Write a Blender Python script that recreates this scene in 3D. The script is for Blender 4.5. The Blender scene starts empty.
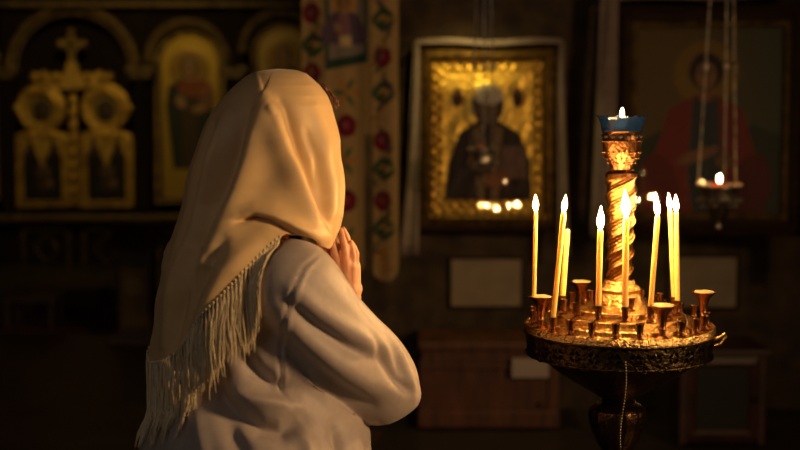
import bpy, bmesh, math, random
import numpy as np
from mathutils import Vector, Matrix, Euler
from mathutils.bvhtree import BVHTree
random.seed(7); rng = np.random.RandomState(7)
PI = math.pi
S = bpy.context.scene
COL = S.collection

# ------------------------------------------------------------------ camera
LENS, F, PITCH, CAMZ = 56.7, 1260.0, math.radians(5.2), 1.5
cam_d = bpy.data.cameras.new('camera'); cam = bpy.data.objects.new('camera', cam_d); COL.objects.link(cam)
cam.location = (0, 0, CAMZ); cam.rotation_euler = (PI / 2 - PITCH, 0, 0)
cam_d.lens = LENS; cam_d.sensor_width = 36; cam_d.clip_start = .05
cam_d.dof.use_dof = True; cam_d.dof.focus_distance = 2.36; cam_d.dof.aperture_fstop = 2.65
S.camera = cam
# ------------------------------------------------------------------ world, light, exposure
w = bpy.data.worlds.new('world'); S.world = w; w.use_nodes = True
w.node_tree.nodes['Background'].inputs[0].default_value = (.55, .6, .8, 1)
w.node_tree.nodes['Background'].inputs[1].default_value = .004
S.view_settings.view_transform = 'Standard'; S.view_settings.look = 'None'
S.view_settings.exposure = 0; S.view_settings.gamma = 1; S.view_settings.use_curve_mapping = False
S.cycles.use_denoising = True
try: S.cycles.denoiser = 'OPENIMAGEDENOISE'
except Exception: pass
S.cycles.sample_clamp_indirect = 4.0
S.cycles.max_bounces = 8
def area(name, loc, target, size, power, color):
    l = bpy.data.lights.new(name, 'AREA'); l.energy = power; l.color = color; l.shape = 'RECTANGLE'
    l.size, l.size_y = size
    o = bpy.data.objects.new(name, l); COL.objects.link(o); o.location = loc
    o.rotation_euler = (Vector(target) - Vector(loc)).to_track_quat('-Z', 'Y').to_euler(); return o
def point(name, loc, power, color, r=.03):
    l = bpy.data.lights.new(name, 'POINT'); l.energy = power; l.color = color; l.shadow_soft_size = r
    o = bpy.data.objects.new(name, l); COL.objects.link(o); o.location = loc; return o
def spot(name, loc, target, power, color, deg, r=.05, blend=.6):
    l = bpy.data.lights.new(name, 'SPOT'); l.energy = power; l.color = color; l.shadow_soft_size = r
    l.spot_size = math.radians(deg); l.spot_blend = blend
    o = bpy.data.objects.new(name, l); COL.objects.link(o); o.location = loc
    o.rotation_euler = (Vector(target) - Vector(loc)).to_track_quat('-Z', 'Y').to_euler(); return o
WARM = (1, .6, .25)
area('soft_fill_left', (-2.5, -1.6, 3.3), (-.25, 2.1, 1.2), (1.2, 1.4), 10.5, (1, .84, .70))  # added soft fill from behind left; there is no window in the room
spot('warm_fill_right', (2.8, .75, 2.1), (-.2, 2.1, 1.3), 325, (1, .60, .28), 136, .22, 1)  # added warm fill for the woman from out of view; no fixture behind it
spot('iconostasis_fill', (-2.0, 8.2, 3.3), (-2.6, 11, 1.5), 100, (1, .68, .20), 80, .15, 1)  # added fill that brightens the icon screen, without a lamp of its own
spot('icon_lamp', (.30, 5.72, 2.02), (.36, 6.1, 1.35), 14, (1, .74, .22), 110, .03, 1)

# ------------------------------------------------------------------ helpers
def P(x, y, D):
    """world point seen at frame position x, y at distance D along +Y"""
    cp, sp = math.cos(PITCH), math.sin(PITCH); u = (225 - y) / F
    dx, dy, dz = (x - 400) / F, cp + sp * u, -sp + cp * u
    t = D / dy
    return Vector((dx * t, D, CAMZ + dz * t))
def PROJ(V):
    V = np.asarray(V, float); cp, sp = math.cos(PITCH), math.sin(PITCH)
    z = V[:, 2] - CAMZ; d = V[:, 1] * cp - z * sp; u = V[:, 1] * sp + z * cp
    return 400 + F * V[:, 0] / d, 225 - F * u / d

def mat(name, col, rough=.6, metal=0., col2=None, scale=20, bump=0., bscale=60, spec=.5, sss=0., sheen=0., aniso=0, stretch=(1, 1, 1), trans=0.):
    m = bpy.data.materials.new(name); m.use_nodes = True; nt = m.node_tree; b = nt.nodes['Principled BSDF']
    b.inputs['Base Color'].default_value = (*col, 1); b.inputs['Roughness'].default_value = rough
    b.inputs['Metallic'].default_value = metal; b.inputs['Specular IOR Level'].default_value = spec
    if sss: b.inputs['Subsurface Weight'].default_value = sss; b.inputs['Subsurface Scale'].default_value = .02; b.inputs['Subsurface Radius'].default_value = (1, .6, .3)
    if sheen: b.inputs['Sheen Weight'].default_value = sheen; b.inputs['Sheen Roughness'].default_value = .4
    tc = nt.nodes.new('ShaderNodeTexCoord'); mp = nt.nodes.new('ShaderNodeMapping'); nt.links.new(tc.outputs['Object'], mp.inputs[0])
    mp.inputs['Scale'].default_value = stretch
    if col2 is None: col2 = tuple(c * .8 for c in col)
    n = nt.nodes.new('ShaderNodeTexNoise'); n.inputs['Scale'].default_value = scale; n.inputs['Detail'].default_value = 5
    nt.links.new(mp.outputs[0], n.inputs['Vector'])
    r = nt.nodes.new('ShaderNodeValToRGB'); r.color_ramp.elements[0].position = .35; r.color_ramp.elements[1].position = .68
    r.color_ramp.elements[0].color = (*col2, 1); r.color_ramp.elements[1].color = (*col, 1)
    nt.links.new(n.outputs[0], r.inputs[0]); nt.links.new(r.outputs[0], b.inputs['Base Color'])
    if bump:
        n2 = nt.nodes.new('ShaderNodeTexNoise'); n2.inputs['Scale'].default_value = bscale; n2.inputs['Detail'].default_value = 4
        nt.links.new(mp.outputs[0], n2.inputs['Vector'])
        bp = nt.nodes.new('ShaderNodeBump'); bp.inputs['Strength'].default_value = bump; bp.inputs['Distance'].default_value = .01
        nt.links.new(n2.outputs[0], bp.inputs['Height']); nt.links.new(bp.outputs[0], b.inputs['Normal'])
    return m
def emis(name, col, s):
    m = bpy.data.materials.new(name); m.use_nodes = True; nt = m.node_tree; nt.nodes.remove(nt.nodes['Principled BSDF'])
    e = nt.nodes.new('ShaderNodeEmission'); e.inputs[0].default_value = (*col, 1); e.inputs[1].default_value = s
    nt.links.new(e.outputs[0], nt.nodes['Material Output'].inputs[0]); return m
def pane_mat(name, rough=.05, gain=1.6, tint=(1, 1, 1)):
    m = bpy.data.materials.new(name); m.use_nodes = True; nt = m.node_tree; nt.nodes.remove(nt.nodes['Principled BSDF'])
    t = nt.nodes.new('ShaderNodeBsdfTransparent'); t.inputs[0].default_value = (*tint, 1)
    g = nt.nodes.new('ShaderNodeBsdfGlossy'); g.inputs['Roughness'].default_value = rough
    fr = nt.nodes.new('ShaderNodeFresnel'); fr.inputs[0].default_value = 1.5
    mu = nt.nodes.new('ShaderNodeMath'); mu.operation = 'MULTIPLY'; mu.inputs[1].default_value = gain; mu.use_clamp = True
    mx = nt.nodes.new('ShaderNodeMixShader'); nt.links.new(fr.outputs[0], mu.inputs[0]); nt.links.new(mu.outputs[0], mx.inputs[0])
    nt.links.new(t.outputs[0], mx.inputs[1]); nt.links.new(g.outputs[0], mx.inputs[2]); nt.links.new(mx.outputs[0], nt.nodes['Material Output'].inputs[0]); return m
def painted_mat(name, rough=.55, metal_rough=.32, spec=.3):
    """colour pattern stored on the mesh itself; alpha of the attribute = gilded (metal)"""
    m = bpy.data.materials.new(name); m.use_nodes = True; nt = m.node_tree; b = nt.nodes['Principled BSDF']
    a = nt.nodes.new('ShaderNodeAttribute'); a.attribute_name = 'pattern'
    n = nt.nodes.new('ShaderNodeTexNoise'); n.inputs['Scale'].default_value = 45; n.inputs['Detail'].default_value = 4
    tc = nt.nodes.new('ShaderNodeTexCoord'); nt.links.new(tc.outputs['Object'], n.inputs['Vector'])
    r = nt.nodes.new('ShaderNodeMapRange'); r.inputs[3].default_value = .75; r.inputs[4].default_value = 1.15; nt.links.new(n.outputs[0], r.inputs[0])
    mx = nt.nodes.new('ShaderNodeMix'); mx.data_type = 'RGBA'; mx.blend_type = 'MULTIPLY'; mx.inputs[0].default_value = 1
    nt.links.new(a.outputs['Color'], mx.inputs[6]); nt.links.new(r.outputs[0], mx.inputs[7]); nt.links.new(mx.outputs[2], b.inputs['Base Color'])
    nt.links.new(a.outputs['Alpha'], b.inputs['Metallic'])
    rr = nt.nodes.new('ShaderNodeMapRange'); rr.inputs[3].default_value = rough; rr.inputs[4].default_value = metal_rough
    nt.links.new(a.outputs['Alpha'], rr.inputs[0]); nt.links.new(rr.outputs[0], b.inputs['Roughness']); b.inputs['Specular IOR Level'].default_value = spec
    bp = nt.nodes.new('ShaderNodeBump'); bp.inputs['Strength'].default_value = .25; bp.inputs['Distance'].default_value = .004
    nt.links.new(n.outputs[0], bp.inputs['Height']); nt.links.new(bp.outputs[0], b.inputs['Normal'])
    return m

class MB:
    def __init__(s): s.v = []; s.f = []
    def add(s, v, f): k = len(s.v); s.v += [tuple(q) for q in v]; s.f += [tuple(i + k for i in g) for g in f]; return s
    def box(s, c, d, rz=0, R=None, bev=0):
        bm = bmesh.new(); bmesh.ops.create_cube(bm, size=1); bmesh.ops.scale(bm, vec=d, verts=bm.verts)
        if bev: bmesh.ops.bevel(bm, geom=bm.edges[:], offset=bev, segments=2, affect='EDGES', profile=.6)
        M = Matrix.Translation(c) @ (R.to_4x4() if R else Matrix.Rotation(rz, 4, 'Z')); bm.verts.index_update()
        s.add([M @ v.co for v in bm.verts], [[v.index for v in f.verts] for f in bm.faces]); bm.free(); return s
    def lathe(s, prof, c=(0, 0, 0), n=32, fn=None, cap=True):
        v = []
        for (r, z) in prof:
            for k in range(n):
                a = 2 * PI * k / n; rr = r * (fn(a, z) if fn else 1)
                v.append((c[0] + rr * math.cos(a), c[1] + rr * math.sin(a), c[2] + z))
        f = [(i * n + k, i * n + (k + 1) % n, (i + 1) * n + (k + 1) % n, (i + 1) * n + k) for i in range(len(prof) - 1) for k in range(n)]
        if cap: f.append(tuple(range(n))[::-1]); f.append(tuple((len(prof) - 1) * n + k for k in range(n)))
        return s.add(v, f)
    def tube(s, pts, r, n=8, closed=False):
        pts = [Vector(p) for p in pts]; m = len(pts); rs = r if hasattr(r, '__len__') else [r] * m; v = []; up = None
        for i, p in enumerate(pts):
            a = pts[(i - 1) % m] if (closed or i) else p; b = pts[(i + 1) % m] if (closed or i < m - 1) else p
            t = (b - a).normalized()
            if up is None: up = t.orthogonal().normalized()
            up = (up - t * up.dot(t)); up = up.normalized() if up.length > 1e-6 else t.orthogonal().normalized(); sd = t.cross(up)
            for k in range(n): an = 2 * PI * k / n; v.append(p + (up * math.cos(an) + sd * math.sin(an)) * rs[i])
        L = m if closed else m - 1
        f = [(i * n + k, i * n + (k + 1) % n, ((i + 1) % m) * n + (k + 1) % n, ((i + 1) % m) * n + k) for i in range(L) for k in range(n)]
        if not closed: f.append(tuple(range(n))[::-1]); f.append(tuple((m - 1) * n + k for k in range(n)))
        return s.add(v, f)
    def ring(s, c, R, r, ax='Z', n=32, k=8, sx=1, sz=1, a0=0, a1=2 * PI):
        full = abs(a1 - a0 - 2 * PI) < 1e-6; N = n if full else n + 1; pts = []
        for i in range(N):
            a = a0 + (a1 - a0) * i / n; x, y = R * sx * math.cos(a), R * sz * math.sin(a)
            pts.append(Vector(c) + Vector((x, y, 0) if ax == 'Z' else ((x, 0, y) if ax == 'Y' else (0, x, y))))
        return s.tube(pts, r, k, closed=full)
    def ball(s, c, r, n=16, m=10):
        r = r if hasattr(r, '__len__') else (r, r, r); c = Vector(c)
        v = [c + Vector((0, 0, -r[2]))] + [c + Vector((r[0] * math.cos(2 * PI * k / n) * math.sin(PI * i / m), r[1] * math.sin(2 * PI * k / n) * math.sin(PI * i / m), -r[2] * math.cos(PI * i / m))) for i in range(1, m) for k in range(n)] + [c + Vector((0, 0, r[2]))]
        f = [(0, 1 + (k + 1) % n, 1 + k) for k in range(n)]
        f += [(1 + i * n + k, 1 + i * n + (k + 1) % n, 1 + (i + 1) * n + (k + 1) % n, 1 + (i + 1) * n + k) for i in range(m - 2) for k in range(n)]
        e = len(v) - 1; f += [(e, 1 + (m - 2) * n + k, 1 + (m - 2) * n + (k + 1) % n) for k in range(n)]
        return s.add(v, f)
    def prism(s, poly, y0, y1, c=(0, 0, 0)):
        """polygon in XZ extruded along Y"""
        n = len(poly); v = [(c[0] + x, c[1] + y0, c[2] + z) for x, z in poly] + [(c[0] + x, c[1] + y1, c[2] + z) for x, z in poly]
        f = [tuple(range(n)), tuple(range(2 * n - 1, n - 1, -1))] + [(i, n + i, n + (i + 1) % n, (i + 1) % n) for i in range(n)]
        return s.add(v, f)
    def xf(s, M): s.v = [tuple(M @ Vector(q)) for q in s.v]; return s
    def build(s, name, m, parent=None, smooth=False, auto=True):
        me = bpy.data.meshes.new(name); me.from_pydata(s.v, [], s.f); me.update(); o = bpy.data.objects.new(name, me); COL.objects.link(o)
        if m: me.materials.append(m)
        bm = bmesh.new(); bm.from_mesh(me); bmesh.ops.recalc_face_normals(bm, faces=bm.faces)
        if smooth:
            for f in bm.faces: f.smooth = True
            for e in bm.edges:
                if len(e.link_faces) == 2 and e.calc_face_angle(0) > math.radians(38): e.smooth = False
        bm.to_mesh(me); bm.free()
        if parent: o.parent = parent
        return o
def tag(o, label, cat=None, group=None):
    o['label'] = label
    if cat: o['category'] = cat
    if group: o['group'] = group
    return o
def thing(name, label, cat, loc=(0, 0, 0), rot=(0, 0, 0), group=None):
    o = bpy.data.objects.new(name, None); o.empty_display_size = .1; COL.objects.link(o); o.location = loc; o.rotation_euler = rot
    return tag(o, label, cat, group)
def struct(o): o['kind'] = 'structure'; return o
def sstep(e0, e1, x): t = np.clip((x - e0) / (e1 - e0), 0, 1); return t * t * (3 - 2 * t)
# --- painting on a grid: every fn works on arrays U (-1..1 across) and V (0 bottom .. 1 top, in width units)
class Paint:
    def __init__(s, w, h, n):
        s.w, s.h = w, h; s.nx = n; s.ny = int(n * h / w)
        x = np.linspace(-w / 2, w / 2, s.nx); z = np.linspace(0, h, s.ny); s.X, s.Z = np.meshgrid(x, z)
        s.C = np.zeros(s.X.shape + (3,)); s.M = np.zeros(s.X.shape); s.H = np.zeros(s.X.shape); s.soft = w / n * 1.2
    def put(s, mask, col, metal=None, h=None):
        s.C = s.C * (1 - mask[..., None]) + np.array(col) * mask[..., None]
        if metal is not None: s.M = s.M * (1 - mask) + metal * mask
        if h is not None: s.H = s.H + h * mask
        return s
    def fill(s, col, metal=0): s.C[:] = col; s.M[:] = metal; return s
    def ell(s, cx, cz, rx, rz, rot=0):
        dx, dz = s.X - cx, s.Z - cz; c, n = math.cos(rot), math.sin(rot); a = dx * c + dz * n; b = -dx * n + dz * c
        d = np.sqrt((a / rx) ** 2 + (b / rz) ** 2); e = s.soft / min(rx, rz); return 1 - sstep(1 - e, 1 + e, d)
    def rect(s, x0, z0, x1, z1):
        e = s.soft; return sstep(x0 - e, x0 + e, s.X) * (1 - sstep(x1 - e, x1 + e, s.X)) * sstep(z0 - e, z0 + e, s.Z) * (1 - sstep(z1 - e, z1 + e, s.Z))
    def poly(s, pts):
        inside = np.zeros(s.X.shape, bool); n = len(pts)
        for i in range(n):
            x0, z0 = pts[i]; x1, z1 = pts[(i + 1) % n]
            if z0 == z1: continue
            c = ((z0 > s.Z) != (z1 > s.Z)) & (s.X < (x1 - x0) * (s.Z - z0) / (z1 - z0) + x0); inside ^= c
        return inside.astype(float)
    def build(s, name, m, parent, thick=.01, bend=None, keep=None, both=False):
        ny, nx = s.X.shape; Y = -s.H
        if bend is not None: Y = Y + bend(s.X, s.Z)
        v = np.stack([s.X, Y, s.Z], -1).reshape(-1, 3)
        id_ = np.arange(ny * nx).reshape(ny, nx); q = np.stack([id_[:-1, :-1], id_[:-1, 1:], id_[1:, 1:], id_[1:, :-1]], -1).reshape(-1, 4)
        if keep is not None: kk = keep(s.X, s.Z).reshape(-1); q = q[kk[q].all(1)]
        me = bpy.data.meshes.new(name); me.from_pydata(v.tolist(), [], q.tolist())
        ca = me.color_attributes.new('pattern', 'FLOAT_COLOR', 'POINT')
        rgba = np.concatenate([s.C, s.M[..., None]], -1).reshape(-1, 4).astype(np.float32); ca.data.foreach_set('color', rgba.ravel())
        me.polygons.foreach_set('use_smooth', [True] * len(me.polygons)); me.update(); me.materials.append(m)
        o = bpy.data.objects.new(name, me); COL.objects.link(o); o.parent = parent
        so = o.modifiers.new('thick', 'SOLIDIFY'); so.thickness = thick; so.offset = -1
        bm = bmesh.new(); bm.from_mesh(me); bmesh.ops.delete(bm, geom=[x for x in bm.verts if not x.link_faces], context='VERTS'); bm.to_mesh(me); bm.free()
        return o

def figure(p, cx, z0, s, robe, cloak, skin=(.30, .17, .09), hair=(.05, .03, .02), halo=(.45, .30, .06), hm=.6, old=False, book=True, full=False):
    """half-length (or full-length) saint, generic; s = head radius"""
    hz = z0
    p.put(p.ell(cx, hz, s * 2.05, s * 2.1), halo, hm, s * .08)
    b = hz - s * (11 if full else 6.2)
    sh = [(cx - s * .7, hz - s * 1.1), (cx - s * 2.3, hz - s * 1.9), (cx - s * (2.6 if full else 3.3), hz - s * 4), (cx - s * (1.9 if full else 3.7), b), (cx + s * (1.9 if full else 3.7), b), (cx + s * (2.6 if full else 3.3), hz - s * 4), (cx + s * 2.3, hz - s * 1.9), (cx + s * .7, hz - s * 1.1)]
    p.put(p.poly(sh), cloak, 0, s * .12)
    p.put(p.poly([(cx - s * .75, hz - s * 1.2), (cx - s * 1.0, b), (cx + s * 1.0, b), (cx + s * .75, hz - s * 1.2)]), robe, 0)
    p.put(p.rect(cx - s * .42, hz - s * 1.6, cx + s * .42, hz - s * .6), skin, 0)
    p.put(p.ell(cx, hz + s * .12, s * .98, s * 1.15), hair, 0, s * .1)
    p.put(p.ell(cx, hz - s * .05, s * .74, s * .98), skin, 0, s * .05)
    if old:
        p.put(p.ell(cx, hz + s * .62, s * .95, s * .7), (.42, .40, .36), .3, s * .1)
        p.put(p.ell(cx, hz - s * .85, s * .55, s * .62), (.30, .26, .22), 0)
    d = tuple(c * .35 for c in skin)
    for sg in (-1, 1): p.put(p.ell(cx + sg * s * .3, hz + s * .06, s * .14, s * .08), d, 0); p.put(p.ell(cx + sg * s * .3, hz + s * .25, s * .2, s * .05), d, 0)
    p.put(p.ell(cx, hz - s * .2, s * .07, s * .26), d, 0); p.put(p.ell(cx, hz - s * .52, s * .22, s * .06), (.25, .07, .04), 0)
    p.put(p.ell(cx - s * 1.0, hz - s * 3.7, s * .5, s * .75, .5), skin, 0, s * .08)
    if book:
        p.put(p.rect(cx + s * .9, hz - s * 4.6, cx + s * 2.6, hz - s * 2.4), (.16, .08, .05), 0, s * .1)
        p.put(p.ell(cx + s * 1.0, hz - s * 4.5, s * .8, s * .4), skin, 0, s * .06)
    return p

# ------------------------------------------------------------------ materials
M_stone = mat('dark stone floor', (.045, .032, .022), .45, 0, (.022, .016, .011), 4, .15, 30)
M_wall = mat('painted ornament wall', (.085, .052, .022), .8, 0, (.028, .018, .010), 9, .4, 35)
M_wall2 = mat('dim plaster', (.05, .036, .022), .85, 0, (.025, .018, .012), 3, .2, 20)
M_dwood = mat('dark carved wood', (.055, .028, .014), .5, 0, (.022, .011, .006), 6, .25, 60, stretch=(1, 1, 8))
M_dwoodk = mat('dimmed carved wood', (.014, .007, .004), .8, 0, (.007, .004, .003), 6, .25, 60, .15, stretch=(1, 1, 8))  # carved wood taken near black: the screen's gloom is put into its colour
M_rwood = mat('reddish varnished wood', (.13, .040, .014), .5, 0, (.05, .015, .007), 5, .15, 50, stretch=(6, 1, 1))
M_redwood = mat('dark red painted wood', (.05, .011, .007), .5, 0, (.02, .006, .004), 6, .1, 50)
M_gild = mat('old gilding', (.72, .46, .09), .42, .6, (.34, .20, .04), 18, .5, 70)
M_gildd = mat('dull gilding', (.36, .24, .07), .5, .6, (.12, .08, .03), 14, .4, 60)
M_gildf = mat('dark worn gilding', (.42, .25, .07), .3, .8, (.16, .09, .03), 25, .4, 60)
M_gildk = mat('dimmed dark gilding', (.17, .11, .03), .6, .3, (.07, .04, .015), 14, .4, 60)  # gilding darkened in its colour so the screen mouldings stay dim
M_brass = mat('polished brass', (.92, .58, .20), .27, 1, (.72, .38, .11), 9, .7, 130)
M_brassc = mat('engraved brass column', (.26, .12, .035), .30, 1, (.15, .062, .018), 30, .3, 160)
M_brassd = mat('tarnished pierced brass', (.11, .072, .034), .36, 1, (.03, .022, .012), 22, .5, 120)
M_copper = mat('copper holder', (.60, .27, .11), .28, 1, (.30, .12, .05), 25, .3, 120)
M_copperd = mat('dark worn brass holder', (.32, .15, .06), .30, 1, (.14, .06, .03), 25, .3, 120)
M_bronze = mat('dark bronze foot', (.16, .09, .045), .3, 1, (.07, .04, .02), 20, .3, 100)
M_hole = mat('painted hole shade', (.006, .004, .003), .9)  # near black colour standing for the shade inside the capital's openings
M_wax = mat('beeswax', (.95, .60, .20), .45, 0, (.92, .56, .17), 30, 0, 60, .4, sss=1.0)
M_wick = mat('burnt wick', (.02, .012, .01), .9)
M_melt = mat('melted wax', (.9, .66, .3), .3, 0, (.8, .5, .2), 200, .8, 250, .5, sss=.5)
M_flame = emis('candle flame', (1, .56, .20), 700)
M_flames = emis('oil lamp flame', (1, .55, .20), 260)
M_pane = pane_mat('icon glass', .012, 1.0)
M_paint = painted_mat('painted and gilded panel')
M_embr = painted_mat('embroidered cloth', .9, .6, .1)
M_towel = mat('white linen towel', (.27, .215, .195), .9, 0, (.22, .17, .155), 30, .2, 300, .1)
M_paper = mat('aged paper', (.36, .29, .20), .85, 0, (.30, .23, .15), 12)
M_paperw = mat('white paper note', (.42, .35, .30), .85, 0, (.38, .31, .27), 12)
M_carpet = mat('red carpet', (.09, .015, .010), .95, 0, (.04, .010, .008), 12, .3, 200)
M_silver = mat('silvered lamp metal', (.75, .68, .55), .34, 1, (.3, .25, .2), 30, .2, 100)
M_scarf = mat('cream satin scarf', (.93, .68, .35), .44, 0, (.89, .64, .32), 60, .10, 900, .35, sheen=.25, stretch=(1, 1, 1))
M_fringe = mat('cream silk fringe', (.88, .74, .50), .5, 0, (.74, .6, .38), 90, 0, 60, .3, sheen=.2)
M_coat = mat('pale mauve grey coat', (.46, .38, .335), .5, 0, (.42, .35, .31), 120, .08, 900, .35, sheen=.15)
M_seam = mat('coat stitching', (.26, .22, .2), .8)
M_skin = mat('skin', (.72, .40, .26), .5, 0, (.64, .33, .20), 60, .05, 400, .4, sss=.25)
M_hair = mat('auburn hair', (.22, .08, .03), .45, 0, (.12, .04, .02), 80, .3, 300, .5, stretch=(1, 1, .1))
M_skirt = mat('dark wool skirt', (.05, .045, .05), .9, 0, (.035, .03, .035), 60, .2, 300)

nt = M_scarf.node_tree; tr = nt.nodes.new('ShaderNodeBsdfTranslucent'); tr.inputs[0].default_value = (.9, .52, .2, 1); mx = nt.nodes.new('ShaderNodeMixShader'); mx.inputs[0].default_value = .22
nt.links.new(nt.nodes['Principled BSDF'].outputs[0], mx.inputs[1]); nt.links.new(tr.outputs[0], mx.inputs[2]); nt.links.new(mx.outputs[0], nt.nodes['Material Output'].inputs[0])
# ------------------------------------------------------------------ room
WD = 6.25                                    # distance of the icon wall
DI = 11.0                                    # distance of the icon screen
HC = 5.2
struct(MB().box((0, 6.2, -.05), (9.4, 15.4, .1)).build('floor', M_stone))
struct(MB().box((0, 6.2, HC + .05), (9.4, 15.4, .1)).build('ceiling', M_wall2))
struct(MB().box((-4.6, 6.2, HC / 2), (.2, 15.4, HC)).build('wall_left', M_wall2))
struct(MB().box((3.9, 6.2, HC / 2), (.2, 15.4, HC)).build('wall_right', M_wall2))
XE = P(322, 200, WD).x
struct(MB().box(((XE + 3.85) / 2, WD + .5, HC / 2), (3.85 - XE, 1.0, HC)).build('wall_back', M_wall))
struct(MB().box((0, 13.7, HC / 2), (9.4, .2, HC)).build('wall_far', M_wall2))
# altar platform step
struct(MB().box((-2.3, 10.9, .07), (4.5, 2.6, .14)).build('trim_1', M_stone))

# ------------------------------------------------------------------ icon screen (far left)
def ix(px): return P(px, 200, DI).x
def iz(py): return P(200, py, DI).z
scr = thing('icon_screen', 'tall dark carved icon screen with gilded arches across the far end', 'icon screen', (0, DI, .14))
def zz(py): return iz(py) - .14
def arch_pts(cx, cz, r, n=20, rz=None): rz = rz or r; return [(cx + r * math.cos(PI * k / n), cz + rz * math.sin(PI * k / n)) for k in range(n + 1)]
b = MB()
# dark wall with openings filled later: made from blocks between bays
bays = [(75, 66), (189, 42), (283, 42), (-18, 34)]
X0, X1 = -4.45, XE - .02
b.box(((X0 + X1) / 2, .12, (zz(-20) + 4.6) / 2), (X1 - X0, .12, 4.6 - zz(-20)))
b.box(((X0 + X1) / 2, .12, zz(215) / 2), (X1 - X0, .14, zz(215)))
b.box(((X0 + X1) / 2, .26, 1.3), (X1 - X0, .06, 2.4))
for px in (9.5, 143, 236, 325):
    b.box((ix(px), .1, (zz(215) + zz(-20)) / 2), (.10 if px < 20 else .13, .14, zz(-20) - zz(215)))
b.box((ix(-70), .1, (zz(215) + zz(-20)) / 2), (.13, .14, zz(-20) - zz(215)))
b.build('frame_wall', M_dwoodk, scr)
for (px, r, ctr) in [(75, 64, 72), (189, 40, 62), (283, 40, 52)]:
    R = r / (F / DI)
    a = MB(); a.tube([(ix(px) + R * math.cos(PI * k / 24), .03, zz(ctr) + R * math.sin(PI * k / 24)) for k in range(25)], .035, 8)
    a.tube([(ix(px) + R * .9 * math.cos(PI * k / 24), .045, zz(ctr) + R * .9 * math.sin(PI * k / 24)) for k in range(25)], .018, 6)
    a.build('arch_moulding', M_gildk, scr, True)
    # spandrels
    sp = MB(); poly = arch_pts(ix(px), zz(ctr), R) + [(ix(px) - R - .06, zz(ctr)), (ix(px) - R - .06, zz(-22)), (ix(px) + R + .06, zz(-22)), (ix(px) + R + .06, zz(ctr))]
    n = 20
    for k in range(n):
        x0, z0 = arch_pts(ix(px), zz(ctr), R)[k]; x1, z1 = arch_pts(ix(px), zz(ctr), R)[k + 1]
        sp.prism([(x0, z0), (x1, z1), (x1, zz(-22)), (x0, zz(-22))], .06, .1)
    sp.build('spandrel', M_dwoodk, scr)
for px in (8, 143, 236):
    c = MB(); c.lathe([(.05, 0), (.055, .05), (.04, .08), (.036, zz(72) - zz(212)), (.05, zz(72) - zz(212) + .02), (.06, zz(66) - zz(212))], (ix(px), -.02, zz(212)), 16)
    c.build('column', M_dwoodk, scr, True)
    MB().box((ix(px), 0, zz(70)), (.24, .14, .07), bev=.02).box((ix(px), 0, zz(76)), (.18, .12, .05), bev=.015).build('capital', M_gildk, scr)
cb = MB(); cb.box(((X0 + X1) / 2, 0, zz(217)), (X1 - X0, .16, .05), bev=.012).box(((X0 + X1) / 2, .02, zz(222)), (X1 - X0, .1, .03), bev=.01); cb.build('cornice', M_gildk, scr)
cb = MB(); cb.box(((X0 + X1) / 2, 0, zz(5)), (X1 - X0, .14, .045), bev=.012); cb.build('cornice', M_gildk, scr)
for px in (44, 105, 189, 283):
    q = MB(); hw = .2 if px < 130 else .27
    for (x0, z0, x1, z1) in ((-hw, zz(270), hw, zz(268)), (-hw, zz(230), hw, zz(228))): q.box((ix(px), .03, z0), (2 * hw, .03, .018))
    for sg in (-1, 1): q.box((ix(px) + sg * hw, .03, (zz(270) + zz(229)) / 2), (.018, .03, zz(229) - zz(270)))
    q.tube([(ix(px), .04, zz(234)), (ix(px) + .1, .04, zz(249)), (ix(px), .04, zz(265)), (ix(px) - .1, .04, zz(249))], .012, 6, True)
    q.build('lower_panel_moulding', M_gildk, scr)
# upper tier of small icons (above the frame)
for i, px in enumerate((-10, 40, 90, 140, 190, 240, 290)):
    MB().box((ix(px), .03, 3.0), (.3, .05, .5), bev=.01).build('upper_icon_frame', M_gildd, scr)

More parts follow.
